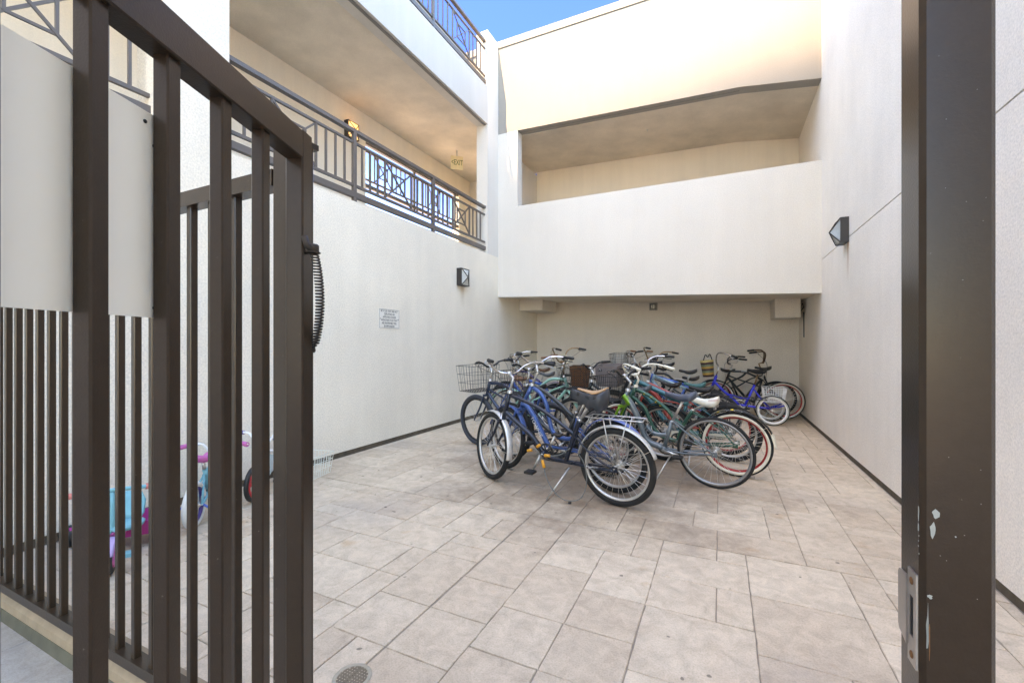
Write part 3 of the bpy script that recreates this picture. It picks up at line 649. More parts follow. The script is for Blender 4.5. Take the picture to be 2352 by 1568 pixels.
def shell_box(c, L, Wd, H, tl, th=.006):
    mb = MB(); cx, cy, cz = c
    def rg(k, z, e): return [(cx+u*(L/2*k-e), cy+v*(Wd/2*k-e), z) for u, v in ((-1, -1), (1, -1), (1, 1), (-1, 1))]
    o0, o1, i1, i0 = rg(tl, cz-H, 0), rg(1, cz, 0), rg(1, cz, th), rg(tl, cz-H+th, th)
    n = 0; mb.v = o0+o1+i1+i0
    for a, b in ((0, 4), (4, 8), (8, 12)):
        for h in range(4): g = (h+1) % 4; mb.face((a+h, a+g, b+g, b+h))
    mb.face((3, 2, 1, 0)); mb.face((12, 13, 14, 15)); return mb
def weave_mat(key, cols, sc=(60, 60, 60), bands=None):
    m, t, b = newmat(key); tc = nd(t, 'ShaderNodeTexCoord')
    w = nd(t, 'ShaderNodeTexChecker', Scale=70); t.links.new(tc.outputs['Object'], w.inputs['Vector'])
    if bands:
        sx = nd(t, 'ShaderNodeSeparateXYZ'); t.links.new(tc.outputs['Object'], sx.inputs[0])
        mr = nd(t, 'ShaderNodeMapRange'); mr.inputs[1].default_value = bands[0]; mr.inputs[2].default_value = bands[1]; t.links.new(sx.outputs[2], mr.inputs[0])
        cr = nd(t, 'ShaderNodeValToRGB'); cr.color_ramp.interpolation = 'CONSTANT'; e = cr.color_ramp.elements
        for i, c in enumerate(cols):
            x = e[i] if i < 2 else e.new(i/len(cols))
            x.position = i/len(cols); x.color = (*c, 1)
        t.links.new(mr.outputs[0], cr.inputs[0]); src = cr.outputs[0]
        m2 = nd(t, 'ShaderNodeMix', data_type='RGBA', blend_type='MULTIPLY'); m2.inputs[0].default_value = .35; t.links.new(src, m2.inputs[6]); t.links.new(w.outputs['Color'], m2.inputs[7]); w.inputs['Color1'].default_value = (1, 1, 1, 1); w.inputs['Color2'].default_value = (.4, .4, .4, 1); src = m2.outputs[2]
    else:
        w.inputs['Color1'].default_value = (*cols[0], 1); w.inputs['Color2'].default_value = (*cols[1], 1); src = w.outputs['Color']
    t.links.new(src, b.inputs['Base Color']); b.inputs['Roughness'].default_value = .75
    bp = nd(t, 'ShaderNodeBump', Strength=.6, Distance=.004); t.links.new(w.outputs['Fac'], bp.inputs['Height']); t.links.new(bp.outputs[0], b.inputs['Normal'])
    return m
WICKER = weave_mat('brown_wicker', [(.24, .085, .025), (.07, .022, .008)])
STRIPE = weave_mat('striped_straw', [(.07, .025, .03), (.50, .27, .06), (.16, .20, .12), (.06, .025, .03), (.50, .27, .06), (.16, .20, .12), (.06, .025, .03), (.55, .40, .16)], bands=(-.30, .0))
NET = simple('grey_mesh_fabric', (.19, .155, .145), .8, noise=.3, scale=60)
NB = [0]
def bike(label, pos, head, lean, wb, R=.335, Rf=None, tw=.055, twf=None, frame=BLACK, fork=None, tubes=None, stays=None, ht=None, hb=None, bb=(.46, .29), st=(.31, .66), kind='cruiser',
         steer=0, bars='cruiser', barmat=None, clamp=None, stemmat=None, grip=None, lever=True, seat=None, seatmat=None, seatW=.21, seatL=.27, seatT=.07, post=None, tyre=None, rim=None, wall=None,
         fend=None, fendf=None, rack=None, basket=None, kick=None, crank=-40, guard=None, gears=True, name='bicycle', text=(), tr=1.12, forkr=None, spring=False, extra=None):
    Rf = Rf or R; fork = fork or frame
    root = tag(empty(name, (pos[0], pos[1], 0), (-R_(lean), 0, R_(head))), label, 'bicycle', 'bicycles crowded in the courtyard')
    ht = ht or (wb-.265, .90); hb = hb or (wb-.20, .72)
    rng = random.Random(NB[0]); NB[0] += 1
    V3 = lambda p, y=0: (p[0], y, p[1])
    # steering transform about the head axis
    ax = Vector((ht[0]-hb[0], 0, ht[1]-hb[1])).normalized(); c = Vector((hb[0], 0, hb[1]))
    MS = Matrix.Translation(c)@Matrix.Rotation(R_(steer), 4, ax)@Matrix.Translation(-c)
    if tubes is None:
        if kind == 'mtb': tubes = [(.020, [(ht[0]+.01, ht[1]-.05), (st[0]+.01, st[1]-.02)]), (.024, [(hb[0]-.01, hb[1]+.03), bb]), (.017, [st, bb])]
        elif kind == 'step': tubes = [(.02, [(hb[0]-.02, hb[1]+.03), (hb[0]-.18, hb[1]-.20), (bb[0]+.12, bb[1]+.05), bb]), (.016, [(ht[0], ht[1]-.03), (ht[0]-.16, ht[1]-.16), (bb[0]+.16, bb[1]+.20), (bb[0]-.06, bb[1]+.16)]), (.017, [st, bb])]
        else: tubes = [(.018, [(ht[0]+.01, ht[1]-.04), (ht[0]-.2, ht[1]-.045), (st[0]+.2, st[1]+.08), (st[0]+.02, st[1]-.02)]), (.020, [(hb[0]-.01, hb[1]+.02), (hb[0]-.17, hb[1]-.17), (bb[0]+.12, bb[1]+.06), bb]), (.017, [st, bb]), (.012, [(hb[0]-.02, hb[1]+.06), (hb[0]-.25, hb[1]-.03), (st[0]+.12, st[1]-.12), (.16, .47)])]
    stays = stays or [(.010, [bb, (.2, .31), (0, R)]), (.008, [(st[0], st[1]-.02), (.15, .50), (0, R)])]
    mb = MB()
    mb.tube([V3(hb), V3(ht)], .0215, 12)
    for r, p in tubes: mb.tube([V3(q) for q in p], r*tr, 10, 5)
    for r, p in stays:
        for s_ in (-1, 1):
            n = len(p)-1; mb.tube([V3(q, s_*(.018+.04*(i/n))) for i, q in enumerate(p)], r, 8, 4)
    mb.lathe([(0, -.036), (.024, -.036), (.024, .036), (0, .036)], 'y', 14, V3(bb))
    for s_ in (-1, 1): mb.box((-.03, s_*.055, R-.025), (.018, s_*.061, R+.022))
    mb.build('frame', frame, root)
    # fork
    mb = MB(); cr = (hb[0]+ (hb[0]-ht[0])*.12, hb[1]-(ht[1]-hb[1])*.12); fr = forkr or .0135
    mb.tube([V3(hb), V3(cr)], .02, 10); mb.box((cr[0]-.02, -.055, cr[1]-.012), (cr[0]+.02, .055, cr[1]+.014))
    for s_ in (-1, 1): mb.tube([(cr[0], s_*.048, cr[1]), (cr[0]+(wb-cr[0])*.45, s_*.052, cr[1]-(cr[1]-Rf)*.5), (wb-.01, s_*.057, Rf+.03), (wb, s_*.058, Rf)], [fr, fr, fr*.8, fr*.65], 8, 4)
    mb.build('fork', fork, root).matrix_basis = MS
    wheel(root, (0, 0, R), R, tw, tyre, rim, wall, None, gears)
    wheel(root, (wb, 0, Rf), Rf, twf or tw, tyre, rim, wall, MS)
    # stem and bars
    clamp = clamp or (ht[0]-.0, ht[1]+.19); sm = stemmat or ALU
    mb = MB(); k1 = (ht[0]-(hb[0]-ht[0])*.55, ht[1]+(ht[1]-hb[1])*.55)
    mb.tube([V3(ht), V3(k1), V3(clamp)], .0135, 10); mb.lathe([(0, -.024), (.021, -.024), (.021, .024), (0, .024)], 'y', 12, V3(clamp))
    mb.lathe([(.026, -.012), (.026, .012), (.014, .02)], 'z', 12, V3(ht))
    mb.build('stem', sm, root).matrix_basis = MS
    bp = BARS[bars] if isinstance(bars, str) else bars
    pts = [(clamp[0]+f, s_, clamp[1]+u_) for f, s_, u_ in bp]
    full = [(p[0], -p[1], p[2]) for p in pts[:0:-1]]+pts
    hbar = MB().tube(full, .0115, 8, 5).build('handlebar', barmat or CHROME, root); hbar.matrix_basis = MS
    gm = grip or BLACK
    for s_ in (-1, 1):
        a = Vector(pts[-2]); b = Vector(pts[-1]); a.y *= s_; b.y *= s_; d = (b-a).normalized(); a = b-d*.125
        g = MB().tube([a, a+d*.01, b-d*.008, b+d*.004], [.0165, .0172, .0165, .013], 10).build('grip', gm, hbar)
        if lever:
            l = MB(); q = a-d*.02; fwd = Vector((.9, 0, -.25)) if abs(d.x) < .8 else Vector((.1, s_*.5, -.5)); fwd.normalize()
            l.tube([q, q+fwd*.03, q+fwd*.045+d*.03, q+fwd*.05+d*.11], [.009, .008, .006, .005], 6, 3); l.build('brake_lever', BLACK if rng.random() < .6 else ALU, hbar)
            MB().tube([q+fwd*.03, q+fwd*.10-d*.02, Vector((ht[0]+.10, s_*.05, ht[1]+.10)), Vector((hb[0]+.02, s_*.03, hb[1]))], .0026, 4, 5).build('brake_cable', BLACK, hbar)
    # seat post and saddle
    if seat:
        p0 = post or st
        mb = MB(); mb.tube([V3(p0), (seat[0]-.01, 0, seat[1]-.05)], .013, 10); mb.lathe([(0, -.012), (.02, -.012), (.02, .012), (0, .012)], 'z', 12, V3(p0))
        mb.build('seat_post', ALU, root)
        sd = saddle_mesh('c', None, seatL, seatW, seatT)
        sdo = sd.build('saddle', seatmat or BLACK, root); sdo.matrix_basis = Matrix.Translation((seat[0], 0, seat[1]))
        q = MB()
        for s_ in (-1, 1): q.tube([(.10, s_*.02, -.035), (.0, s_*.022, -.06), (-.09, s_*.04, -.045)], .0035, 6, 3)
        if spring:
            for s_ in (-1, 1): q.tube([(-.085+.014*math.cos(t*1.2), s_*.06+.014*math.sin(t*1.2), -.10+t*.0022) for t in range(0, 30)], .003, 5)
        q.build('seat_rails', ALU, sdo)
    # drive train
    a = R_(crank); mb = MB(); L = .165
    mb.lathe([(0, -.075), (.008, -.075), (.008, .075), (0, .075)], 'y', 10, V3(bb))
    ends = []
    for s_, sg in ((1, 1), (-1, -1)):
        e = (bb[0]+sg*L*math.cos(a), s_*.082, bb[1]+sg*L*math.sin(a)); ends.append(e)
        mb.tube([(bb[0], s_*.068, bb[1]), e], [.014, .010], 8)
    ck = mb.build('crankset', ALU, root)
    for s_, e in zip((1, -1), ends):
        MB().box((e[0]-.045, e[1]+(.012 if s_ > 0 else -.092), e[2]-.010), (e[0]+.045, e[1]+(.092 if s_ > 0 else -.012), e[2]+.010)).build('pedal', BLACK, ck)
        q = ck.children[-1]
        for z in (-.03, .0): MB().box((e[0]+z*1.0-.046 if z else e[0]+.0452, e[1]+s_*.03, e[2]-.005), (e[0]+z-.0158 if z else e[0]+.0465, e[1]+s_*.07, e[2]+.005)).build('reflector', ORANGE, ck) if z == 0 else None
    ch = MB(); ch.ring(.078, [(.004, -.046), (.004, -.042), (-.012, -.042), (-.012, -.046)], 32, cx=bb[0], cz=bb[1])
    for i in range(5): t = 2*math.pi*i/5; ch.tube([V3(bb, -.044), (bb[0]+.07*math.cos(t), -.044, bb[1]+.07*math.sin(t))], .006, 4)
    ch.build('chainring', simple('dark_steel', (.10, .095, .09), .4, .8, noise=.4), root)
    ch = MB(); dx = Vector((bb[0], 0, bb[1]-R)); 
    ch.tube([(bb[0], -.044, bb[1]+.08), (0, -.044, R+.045)], .0042, 4); ch.tube([(bb[0], -.044, bb[1]-.08), (0, -.044, R-.045)], .0042, 4)
    ch.build('chain', simple('dark_steel', (.1, .1, .1)), root)
    if guard: MB().prism([(bb[0]+.09, bb[1]+.03), (bb[0]+.07, bb[1]+.095), (.06, R+.075), (.05, R+.03), (bb[0], bb[1]+.055)], lambda x, y, d: (x, d, y), -.060, -.054).build('chain_guard', guard, root)
    def fender(RR, a0, a1, mat, hub, n, M=None, w=.034):
        pr = [(.0, -w), (.008, -w*.75), (.013, 0), (.008, w*.75), (0, w), (.004, w*.72), (.0095, 0), (.004, -w*.72)]
        o = MB().ring(RR+.012, pr, 36, a0, a1, hub[0], hub[2]).build('fender', mat, root)
        if M: o.matrix_basis = M
        s = MB()
        for t in ([a1-12] if n else [a0+12]):
            e = (hub[0]+(RR+.02)*math.cos(R_(t)), 0, hub[2]+(RR+.02)*math.sin(R_(t)))
            for s_ in (-1, 1): s.tube([(hub[0], s_*.06, hub[2]), (e[0], s_*.036, e[2])], .0022, 4)
        s.build('fender_stay', SPOKE, o); return o
    if fend: fender(R, fend[1], fend[2], fend[0], (0, 0, R), 1)
    if fendf: fender(Rf, fendf[1], fendf[2], fendf[0], (wb, 0, Rf), 1, MS)
    if rack:
        m_, u0, u1, w0 = rack; mb = MB(); y = .062
        mb.tube([(u0, -y, w0), (u1+.02, -y, w0+.004), (u1-.0, -y*.6, w0+.004), (u1-.01, y*.6, w0+.004), (u1+.02, y, w0+.004), (u0, y, w0), (u0+.01, 0, w0), (u0, -y, w0)], .0052, 6, 3)
        for t in (.12, .22, .42, .6, .8): x = u0+(u1-u0)*t; mb.tube([(x, -y, w0), (x, y, w0)], .004, 5)
        for s_ in (-1, 1):
            for x in (u0+(u1-u0)*.3, u0+(u1-u0)*.75): mb.tube([(x, s_*y, w0), (x*.2, s_*.068, R+.06)], .0052, 6)
            mb.tube([(u0, s_*.03, w0-.005), (st[0]-.02, s_*.02, st[1]-.12)], .004, 5)
        mb.build('rear_rack', m_, root)
    if basket:
        bt = basket['kind']; cx, cz = basket['at']; L, Wd, H = basket['size']
        cc = (cx, 0, cz)
        if bt == 'wire':
            o = wire_box(MB(), cc, L, Wd, H, basket.get('tl', .8), basket.get('r', .0024), basket.get('nu', 7), basket.get('nv', 8), 3).build('front_basket', basket['mat'], root)
            o.matrix_basis = MS
        else:
            o = shell_box((0, 0, 0), L, Wd, H, basket.get('tl', .85)).build('front_basket', basket['mat'], root)
            o.matrix_basis = MS@Matrix.Translation(cc)
            if bt == 'logo':
                b2 = MB().box((-.03, 0, 0), (.03, .0015, .055)).build('badge', BLACK, o); b2.location = (L*.28, Wd/2-.004, -.085)
                mk = MB(); mk.prism([(-.018, .008), (-.018, .028), (0, .046), (.018, .028), (.018, .008), (.009, .008), (.009, .024), (0, .034), (-.009, .024), (-.009, .008)], lambda x, y, d: (x, d, y), .0016, .0024); mk.build('emblem', simple('grey_print', (.35, .33, .31), .6), b2 if False else o).location = (L*.28, Wd/2-.004, -.085)
    if kick:
        MB().tube([(kick[0][0], .03, kick[0][1]), (kick[1][0], kick[1][1], kick[1][1]*math.tan(R_(lean))+.006)], [.009, .0075], 8).build('kickstand', ALU, root)
    for (s, a, b, size, mat, yo) in text:
        d = Vector((b[0]-a[0], 0, b[1]-a[1])).normalized(); nrm = Vector((0, 1, 0)); yv = nrm.cross(d)
        M = Matrix(((d.x, yv.x, 0, (a[0]+b[0])/2), (0, 0, 1, yo), (d.z, yv.z, 0, (a[1]+b[1])/2), (0, 0, 0, 1)))
        put('lettering', text_mesh(s, size, mat, .0006), root, M)
    if extra: extra(root, MS)
    return root
NAVY = paint((.009, .018, .036)); ROYAL = paint((.025, .13, .38)); DKBLUE = paint((.02, .045, .09)); GREY = paint((.05, .055, .055), .35); MINT = paint((.28, .66, .55), .35, .1); PURP = paint((.085, .065, .20)); 
GREYB = paint((.17, .22, .24)); GREEN = paint((.02, .135, .095)); LIME = paint((.17, .45, .035)); TEAL = paint((.006, .17, .20)); CORAL = paint((.58, .065, .05), .35, .05); LBLUE = paint((.25, .42, .48)); BLUE = paint((.02, .15, .50)); EBLUE = paint((.005, .045, .75)); JET = paint((.015, .015, .014), .3); IVORY = paint((.62, .60, .53), .4, 0)
REDRIM = simple('red_rim', (.38, .02, .02), .35, .3, .3); FPURP = paint((.10, .19, .50), .3, .1)
NAVYSEAT = simple('navy_vinyl', (.055, .07, .095), .42); CREAMSEAT = simple('cream_vinyl', (.72, .68, .58), .5); TEALSEAT = simple('teal_seat', (.02, .13, .12), .5); GREYSEAT = simple('grey_seat', (.07, .08, .085), .5); WOODGRIP = simple('brown_grip', (.28, .10, .035), .55)
INKW = simple('white_print', (.75, .76, .76), .5, noise=.03); YEL = simple('yellow_flower', (.68, .46, .03), .5)

# -- front left cluster (facing left)
def b1x(root, MS):
    sd = [o for o in root.children if o.name.startswith('saddle')][0]
    cv = saddle_mesh('c', None, .33, .24, .155); 
    for i, v in enumerate(cv.v):
        x, y, z = v; w_ = .006*math.sin(x*70+y*40)+.004*math.sin(y*90-x*30)
        cv.v[i] = (x-.004, y+w_*(1 if z < -.03 else .3), z+.010+w_*.5-(.02 if z < -.09 else 0)*(1+math.sin(x*60)))
    cv.build('seat_cover', simple('grey_rain_cover', (.035, .040, .046), .45, noise=.15, scale=14), sd)
    tp = MB(); 
    s2 = saddle_mesh('c', None, .27, .20, .03); s2.build('seat_top', simple('tan_orange_top', (.50, .27, .14), .5), sd).location = (-.02, -.012, .022)
b1 = bike('navy step through cruiser with silver fenders, rear rack and covered saddle at the front', (-.783, 3.71), 170.8, 5, 1.346, tw=.056, frame=NAVY, ht=(1.062, .906), hb=(1.150, .650), bb=(.707, .353), st=(.327, .702),
     tubes=[(.021, [(1.142, .721), (1.0, .617), (.817, .487), (.71, .356)]), (.0155, [(1.066, .876), (.905, .834), (.724, .769), (.552, .674), (.435, .599), (.372, .559)]), (.019, [(.327, .702), (.377, .584), (.443, .413), (.478, .315)]), (.017, [(.713, .352), (.619, .315), (.484, .309), (.30, .309)])],
     stays=[(.013, [(.40, .309), (.2, .309), (0, .320)]), (.009, [(.366, .559), (.212, .425), (.01, .335)])], clamp=(1.085, 1.085), steer=-26, stemmat=ALU, grip=BLACK, seat=(.20, .955), seatW=.22, seatT=.08, fend=(SILV, 10, 160), fendf=(SILV, 70, 192), rack=(ALU, .215, -.235, .755), kick=((.43, .27), (.56, .24)), crank=-63, spring=True,
     text=[('Manhattan', (.29, .312), (.08, .318), .036, INKW, .049)], rim=ALU, extra=b1x)
bike('royal blue step through cruiser with blue fenders and white lettered down tube', (-.884, 4.041), 164.6, 5, 1.304, frame=ROYAL, ht=(.907, .945), hb=(1.065, .70), bb=(.716, .312), st=(.36, .66),
     tubes=[(.024, [(1.062, .735), (1.0, .719), (.912, .626), (.827, .484), (.745, .34), (.716, .312)]), (.019, [(.90, .918), (.80, .862), (.733, .757), (.711, .623), (.675, .492), (.59, .436), (.476, .434), (.391, .464)]), (.018, [(.36, .66), (.42, .45), (.47, .32)]), (.016, [(.71, .315), (.5, .33), (.3, .32)])],
     stays=[(.011, [(.5, .32), (.2, .33), (0, .335)]), (.008, [(.38, .56), (.2, .45), (0, .335)])], clamp=(.865, 1.175), steer=-18, bars=[(0, 0, 0), (.01, .05, 0), (.03, .12, .03), (.02, .2, .075), (-.04, .26, .085), (-.11, .31, .08), (-.20, .335, .075)], seat=(.28, .88), fend=(FPURP, 4, 165), fendf=(ROYAL, 15, 165), crank=20, text=[('TOWNIE', (.955, .672), (.765, .352), .058, INKW, .0255)])
bike('dark grey cruiser with curved black top tube and wire basket behind the blue one', (-1.09, 4.50), 168, 5, 1.2, frame=GREY, tubes=[(.021, [(.93, .89), (.75, .86), (.55, .75), (.33, .58)]), (.02, [(.98, .74), (.8, .5), (.46, .29)]), (.018, [(.30, .64), (.46, .29)])], st=(.30, .64), clamp=(.90, 1.08), bars='riser', barmat=BLACK, steer=-12, seat=(.2, .86), basket=dict(kind='wire', at=(1.10, 1.06), size=(.28, .38, .27), mat=BLACK), tyre=RUB)
bike('dark blue cruiser with fat navy tyres and large black wire basket nearest the left wall', (-1.80, 4.90), 168, 4, 1.2, R=.345, tw=.062, frame=DKBLUE, tyre=DRUB, clamp=(.93, 1.08), bars='riser', barmat=BLACK, steer=-6, seat=(.2, .87), basket=dict(kind='wire', at=(1.17, 1.09), size=(.36, .46, .34), mat=BLACK, tl=.86), rim=BLACK)
bike('black city bicycle carrying a crowded black wire basket beside the wicker one', (-.60, 5.42), 172, 5, 1.15, frame=JET, kind='step', clamp=(.90, 1.06), bars='riser', barmat=BLACK, steer=-8, seat=(.25, .86), seatmat=GREYSEAT, fend=(JET, 5, 160), basket=dict(kind='wire', at=(1.12, 1.07), size=(.32, .40, .28), mat=BLACK, nu=12, nv=12))
bike('mint green cruiser facing right with a brown wicker front basket', (-2.95, 6.10), 2, -4, 1.15, frame=MINT, wall=IVORY, stemmat=CHROME, barmat=simple('pale_gold_bar', (.6, .52, .38), .35, .7), grip=BROWN, clamp=(.88, 1.08), steer=8, seat=(.22, .88), seatmat=BROWN, fend=(MINT, 10, 165), fendf=(MINT, 30, 165), guard=MINT, basket=dict(kind='wicker', at=(1.12, 1.06), size=(.26, .36, .32), tl=.78, mat=WICKER), gears=False)
bike('blue bicycle with grey saddle in the left middle of the cluster', (-2.25, 6.52), 174, 4, 1.1, frame=BLUE, kind='mtb', bars='riser', barmat=BLACK, seat=(.22, .92), seatmat=GREYSEAT, seatW=.16, st=(.29, .74), text=[('OCEAN', (.75, .80), (.5, .77), .03, INKW, .024)] if 0 else ())
bike('purple cruiser with brown saddle far back by the left wall', (-2.68, 7.50), 175, 4, 1.06, frame=PURP, rim=PURP, bars='cruiser', seat=(.24, .93), seatmat=BROWN, st=(.30, .70), fend=(PURP, 10, 160), gears=False)
bike('dark bicycle with tall tarnished bronze handlebars and black grips', (-1.50, 6.85), 173, 5, 1.12, frame=JET, bars='tall', barmat=BRONZE, stemmat=BRONZE, clamp=(.88, 1.08), steer=-14, seat=(.23, .86), gears=False)
bike('black bicycle with a grey mesh box basket marked by a small house emblem', (-.35, 6.42), 172, 5, 1.12, frame=JET, kind='step', bars='flat', barmat=BLACK, clamp=(.9, 1.04), seat=(.24, .84), basket=dict(kind='logo', at=(1.14, 1.07), size=(.34, .32, .31), tl=.9, mat=NET))

# -- front right cluster (facing left)
def b8x(root, MS):
    MB().tube([(.872, 0, .843), (.835, 0, .795), (.80, 0, .745)], [.034, .036, .033], 12, 3).build('frame_panel', LIME, root)
    MB().tube([(.64, .032, .62), (.60, .034, .585), (.66, .034, .50), (.62, .034, .45), (.57, .034, .49), (.585, .034, .55)], .0032, 5).build('bottle_cage', ALU, root)
bike('grey green step through hybrid with lime head tube and navy vinyl saddle', (-.042, 4.567), 170, 6, 1.12, R=.345, tw=.036, frame=GREYB, fork=LIME, ht=(.826, .895), hb=(.885, .74), bb=(.47, .325), st=(.385, .605), tubes=[(.029, [(.872, .843), (.80, .755), (.717, .578), (.637, .386), (.48, .325)]), (.019, [(.645, .54), (.585, .474), (.513, .458), (.44, .467)]), (.018, [(.388, .61), (.47, .33)])],
     stays=[(.0095, [(.47, .325), (.30, .31), (0, .345)]), (.0085, [(.374, .613), (.258, .531), (0, .345)])], clamp=(.865, 1.04), steer=-15, bars='riser', barmat=BLACK, stemmat=ALU, seat=(.275, .895), seatmat=NAVYSEAT, seatW=.19, seatL=.29, seatT=.085, kick=((.40, .27), (.52, .22)), crank=190, rim=simple('grey_rim', (.30, .30, .30), .4, .7), basket=dict(kind='wire', at=(1.04, 1.03), size=(.26, .34, .26), mat=BLACK, nu=10, nv=10), extra=b8x)
def flowers(root, MS):
    fd = [o for o in root.children if o.name.startswith('fender')]
    for f, hub, rng_ in zip(fd, ((0, .34), (1.24, .34)), ((20, 108), (60, 140))):
        mb = MB(); md = MB()
        for i, a in enumerate(range(rng_[0], rng_[1], 11)):
            t = R_(a); rr = .34+.012+.0125
            for y, tgt, s_ in ((.012, mb, .019), (.026, md, .005), (-.024, md, .005), (.02, md, .0045)):
                tt = t+(0 if tgt is mb else .06*(1 if y > .021 else -1)); r2 = rr-.006*abs(y)/.026*(1.2 if tgt is md else .4)
                if tgt is mb and i % 2: continue
                cx, cz = hub[0]+r2*math.cos(tt), hub[1]+r2*math.sin(tt); tx = Vector((-math.sin(tt), 0, math.cos(tt))); nn = Vector((math.cos(tt), 0.25, math.sin(tt))).normalized(); b_ = nn.cross(tx)
                pl_ = []
                K = 10 if tgt is mb else 6
                for q in range(K): an = 2*math.pi*q/K; rad = s_*(1 if (q % 2 == 0 or tgt is md) else .55); pl_.append(Vector((cx, y, cz))+tx*rad*math.cos(an)+b_*rad*math.sin(an)+nn*.0015)
                n0 = len(tgt.v); tgt.v += [tuple(p) for p in pl_]+[tuple(p-nn*.004) for p in pl_]
                tgt.face(tuple(range(n0, n0+K)))
                for q in range(K): tgt.face((n0+q, n0+(q+1) % K, n0+K+(q+1) % K, n0+K+q))
        mb.build('flower_print', YEL, f); md.build('dot_print', INKW, f)
    fl = MB(); fl.prism([(-.352, .35), (-.316, .47), (-.324, .485), (-.345, .465), (-.368, .345)], lambda x, y, d: (x, d, y), -.028, .028); fl.build('mud_flap', CREAM, root)
    tf = MB()
    for p in ((.93, .808), (.86, .775), (.80, .73), (.75, .69)):
        tf.prism([(p[0]+.02*math.cos(i*1.047)*(1 if i % 2 else .5), p[1]+.013*math.sin(i*1.047)) for i in range(6)], lambda x, y, d: (x, d, y), .016, .0195)
    tf.build('flower_print', YEL, root)
    sd = [o for o in root.children if o.name.startswith('saddle')][0]; st_ = MB()
    for i in range(11):
        t = i/10; x = -.03-.085*t; y = .088+.012*math.sin(t*3.1); st_.tube([(x, y, -.012+.012*t), (x-.004, y-.012, .004+.012*t)], .0016, 4)
    st_.build('stitching', simple('red_thread', (.42, .05, .04), .7), sd)
bike('dark green flower print cruiser with cream saddle, cream bars and polka dot fenders', (.147, 5.08), 170, 6, 1.24, R=.34, tw=.055, frame=GREEN, ht=(1.03, .886), hb=(1.09, .745), bb=(.585, .295), st=(.41, .66), tubes=[(.0185, [(1.04, .85), (.95, .82), (.858, .772), (.689, .649), (.60, .54), (.43, .42), (.25, .37)]), (.0205, [(1.08, .77), (1.0, .70), (.931, .628), (.855, .44), (.752, .33), (.60, .295)]), (.018, [(.41, .66), (.515, .478), (.583, .295)])],
     clamp=(1.035, 1.02), steer=-18, stemmat=CREAM, barmat=CREAM, grip=CREAM, bars=[(0, 0, 0), (.01, .05, 0), (.04, .12, .03), (.03, .20, .10), (-.05, .26, .125), (-.17, .30, .105), (-.29, .325, .075)], seat=(.265, .80), seatmat=CREAMSEAT, seatW=.225, seatL=.27, seatT=.10, fend=(JET, 8, 155), fendf=(JET, 30, 165), rim=REDRIM, wall=CREAM, guard=CREAM, kick=((.43, .25), (.43, .24)), crank=160, gears=False, spring=True, extra=flowers)
bike('teal mountain bicycle with chunky knobbly tyres, black saddle and black rear rack', (.101, 5.68), 170, 5, 1.2, R=.34, tw=.062, frame=TEAL, kind='mtb', ht=(1.08, .93), hb=(1.13, .80), bb=(.575, .30), st=(.45, .73), tubes=[(.029, [(1.09, .90), (.708, .742), (.46, .64)]), (.031, [(1.11, .83), (.918, .66), (.774, .46), (.60, .30)]), (.019, [(.45, .73), (.575, .30)])], clamp=(1.0, 1.06), bars='riser', barmat=BLACK, stemmat=BLACK, steer=-10, seat=(.28, .86), seatW=.19, rack=(BLACK, .18, -.36, .76), crank=60,
     text=[('IMA', (.94, .64), (.82, .49), .06, simple('dark_print', (.006, .04, .06), .5), .0275)] if 0 else ())
bike('coral red cruiser between the teal and pale blue bicycles', (.054, 6.02), 170, 5, 1.16, frame=CORAL, hb=(1.0, .69), ht=(.94, .87), bb=(.56, .30), st=(.43, .66), tubes=[(.028, [(.99, .75), (.90, .74), (.793, .634), (.734, .494), (.60, .32)]), (.02, [(.945, .84), (.883, .822), (.651, .724), (.44, .645)]), (.018, [(.43, .66), (.56, .30)]), (.010, [(.746, .622), (.518, .592), (.2, .48)])], seat=(.29, .80), fend=None, guard=CREAM, wall=None, rim=CORAL, gears=False)
bike('pale ice blue bicycle with teal and grey saddle behind the red one', (-.05, 6.95), 172, 5, 1.1, frame=LBLUE, kind='mtb', bars='riser', barmat=BLACK, stemmat=BLACK, ht=(.85, .93), hb=(.91, .78), seat=(.26, .80), seatmat=TEALSEAT, seatW=.17, seatL=.30, st=(.30, .70))
bike('bright blue mountain bicycle with slim black saddle and knobbly tyres', (-.20, 7.55), 172, 5, 1.08, tw=.058, frame=BLUE, kind='mtb', bars='riser', barmat=BLACK, seat=(.24, .96), seatW=.155, st=(.29, .74))
bike('black cruiser with a single tall bronze handlebar showing at the back', (-.20, 7.98), 174, 4, 1.12, frame=JET, bars='tall', barmat=BRONZE, clamp=(.90, 1.05), steer=-35, seat=(.23, .82), lever=False, gears=False)
bike('black bicycle with high dark saddle and black wire basket at the back', (-.60, 8.30), 173, 4, 1.1, frame=JET, kind='mtb', bars='riser', barmat=BLACK, clamp=(.88, 1.15), seat=(.25, 1.03), seatW=.19, st=(.29, .78), basket=dict(kind='wire', at=(1.14, 1.20), size=(.28, .36, .26), mat=BLACK, nu=9))
bike('cream bicycle with brown grips, white wire basket and silver rear fender', (-.75, 9.05), 173, 4, 1.12, R=.345, frame=IVORY, kind='step', bars='cruiser', barmat=CHROME, grip=WOODGRIP, clamp=(.87, 1.12), steer=-14, seat=(.25, .92), fend=(SILV, 5, 165), fendf=(SILV, 30, 165), basket=dict(kind='wire', at=(1.12, 1.16), size=(.30, .40, .22), mat=WHITE, r=.0042, nu=8, nv=10))
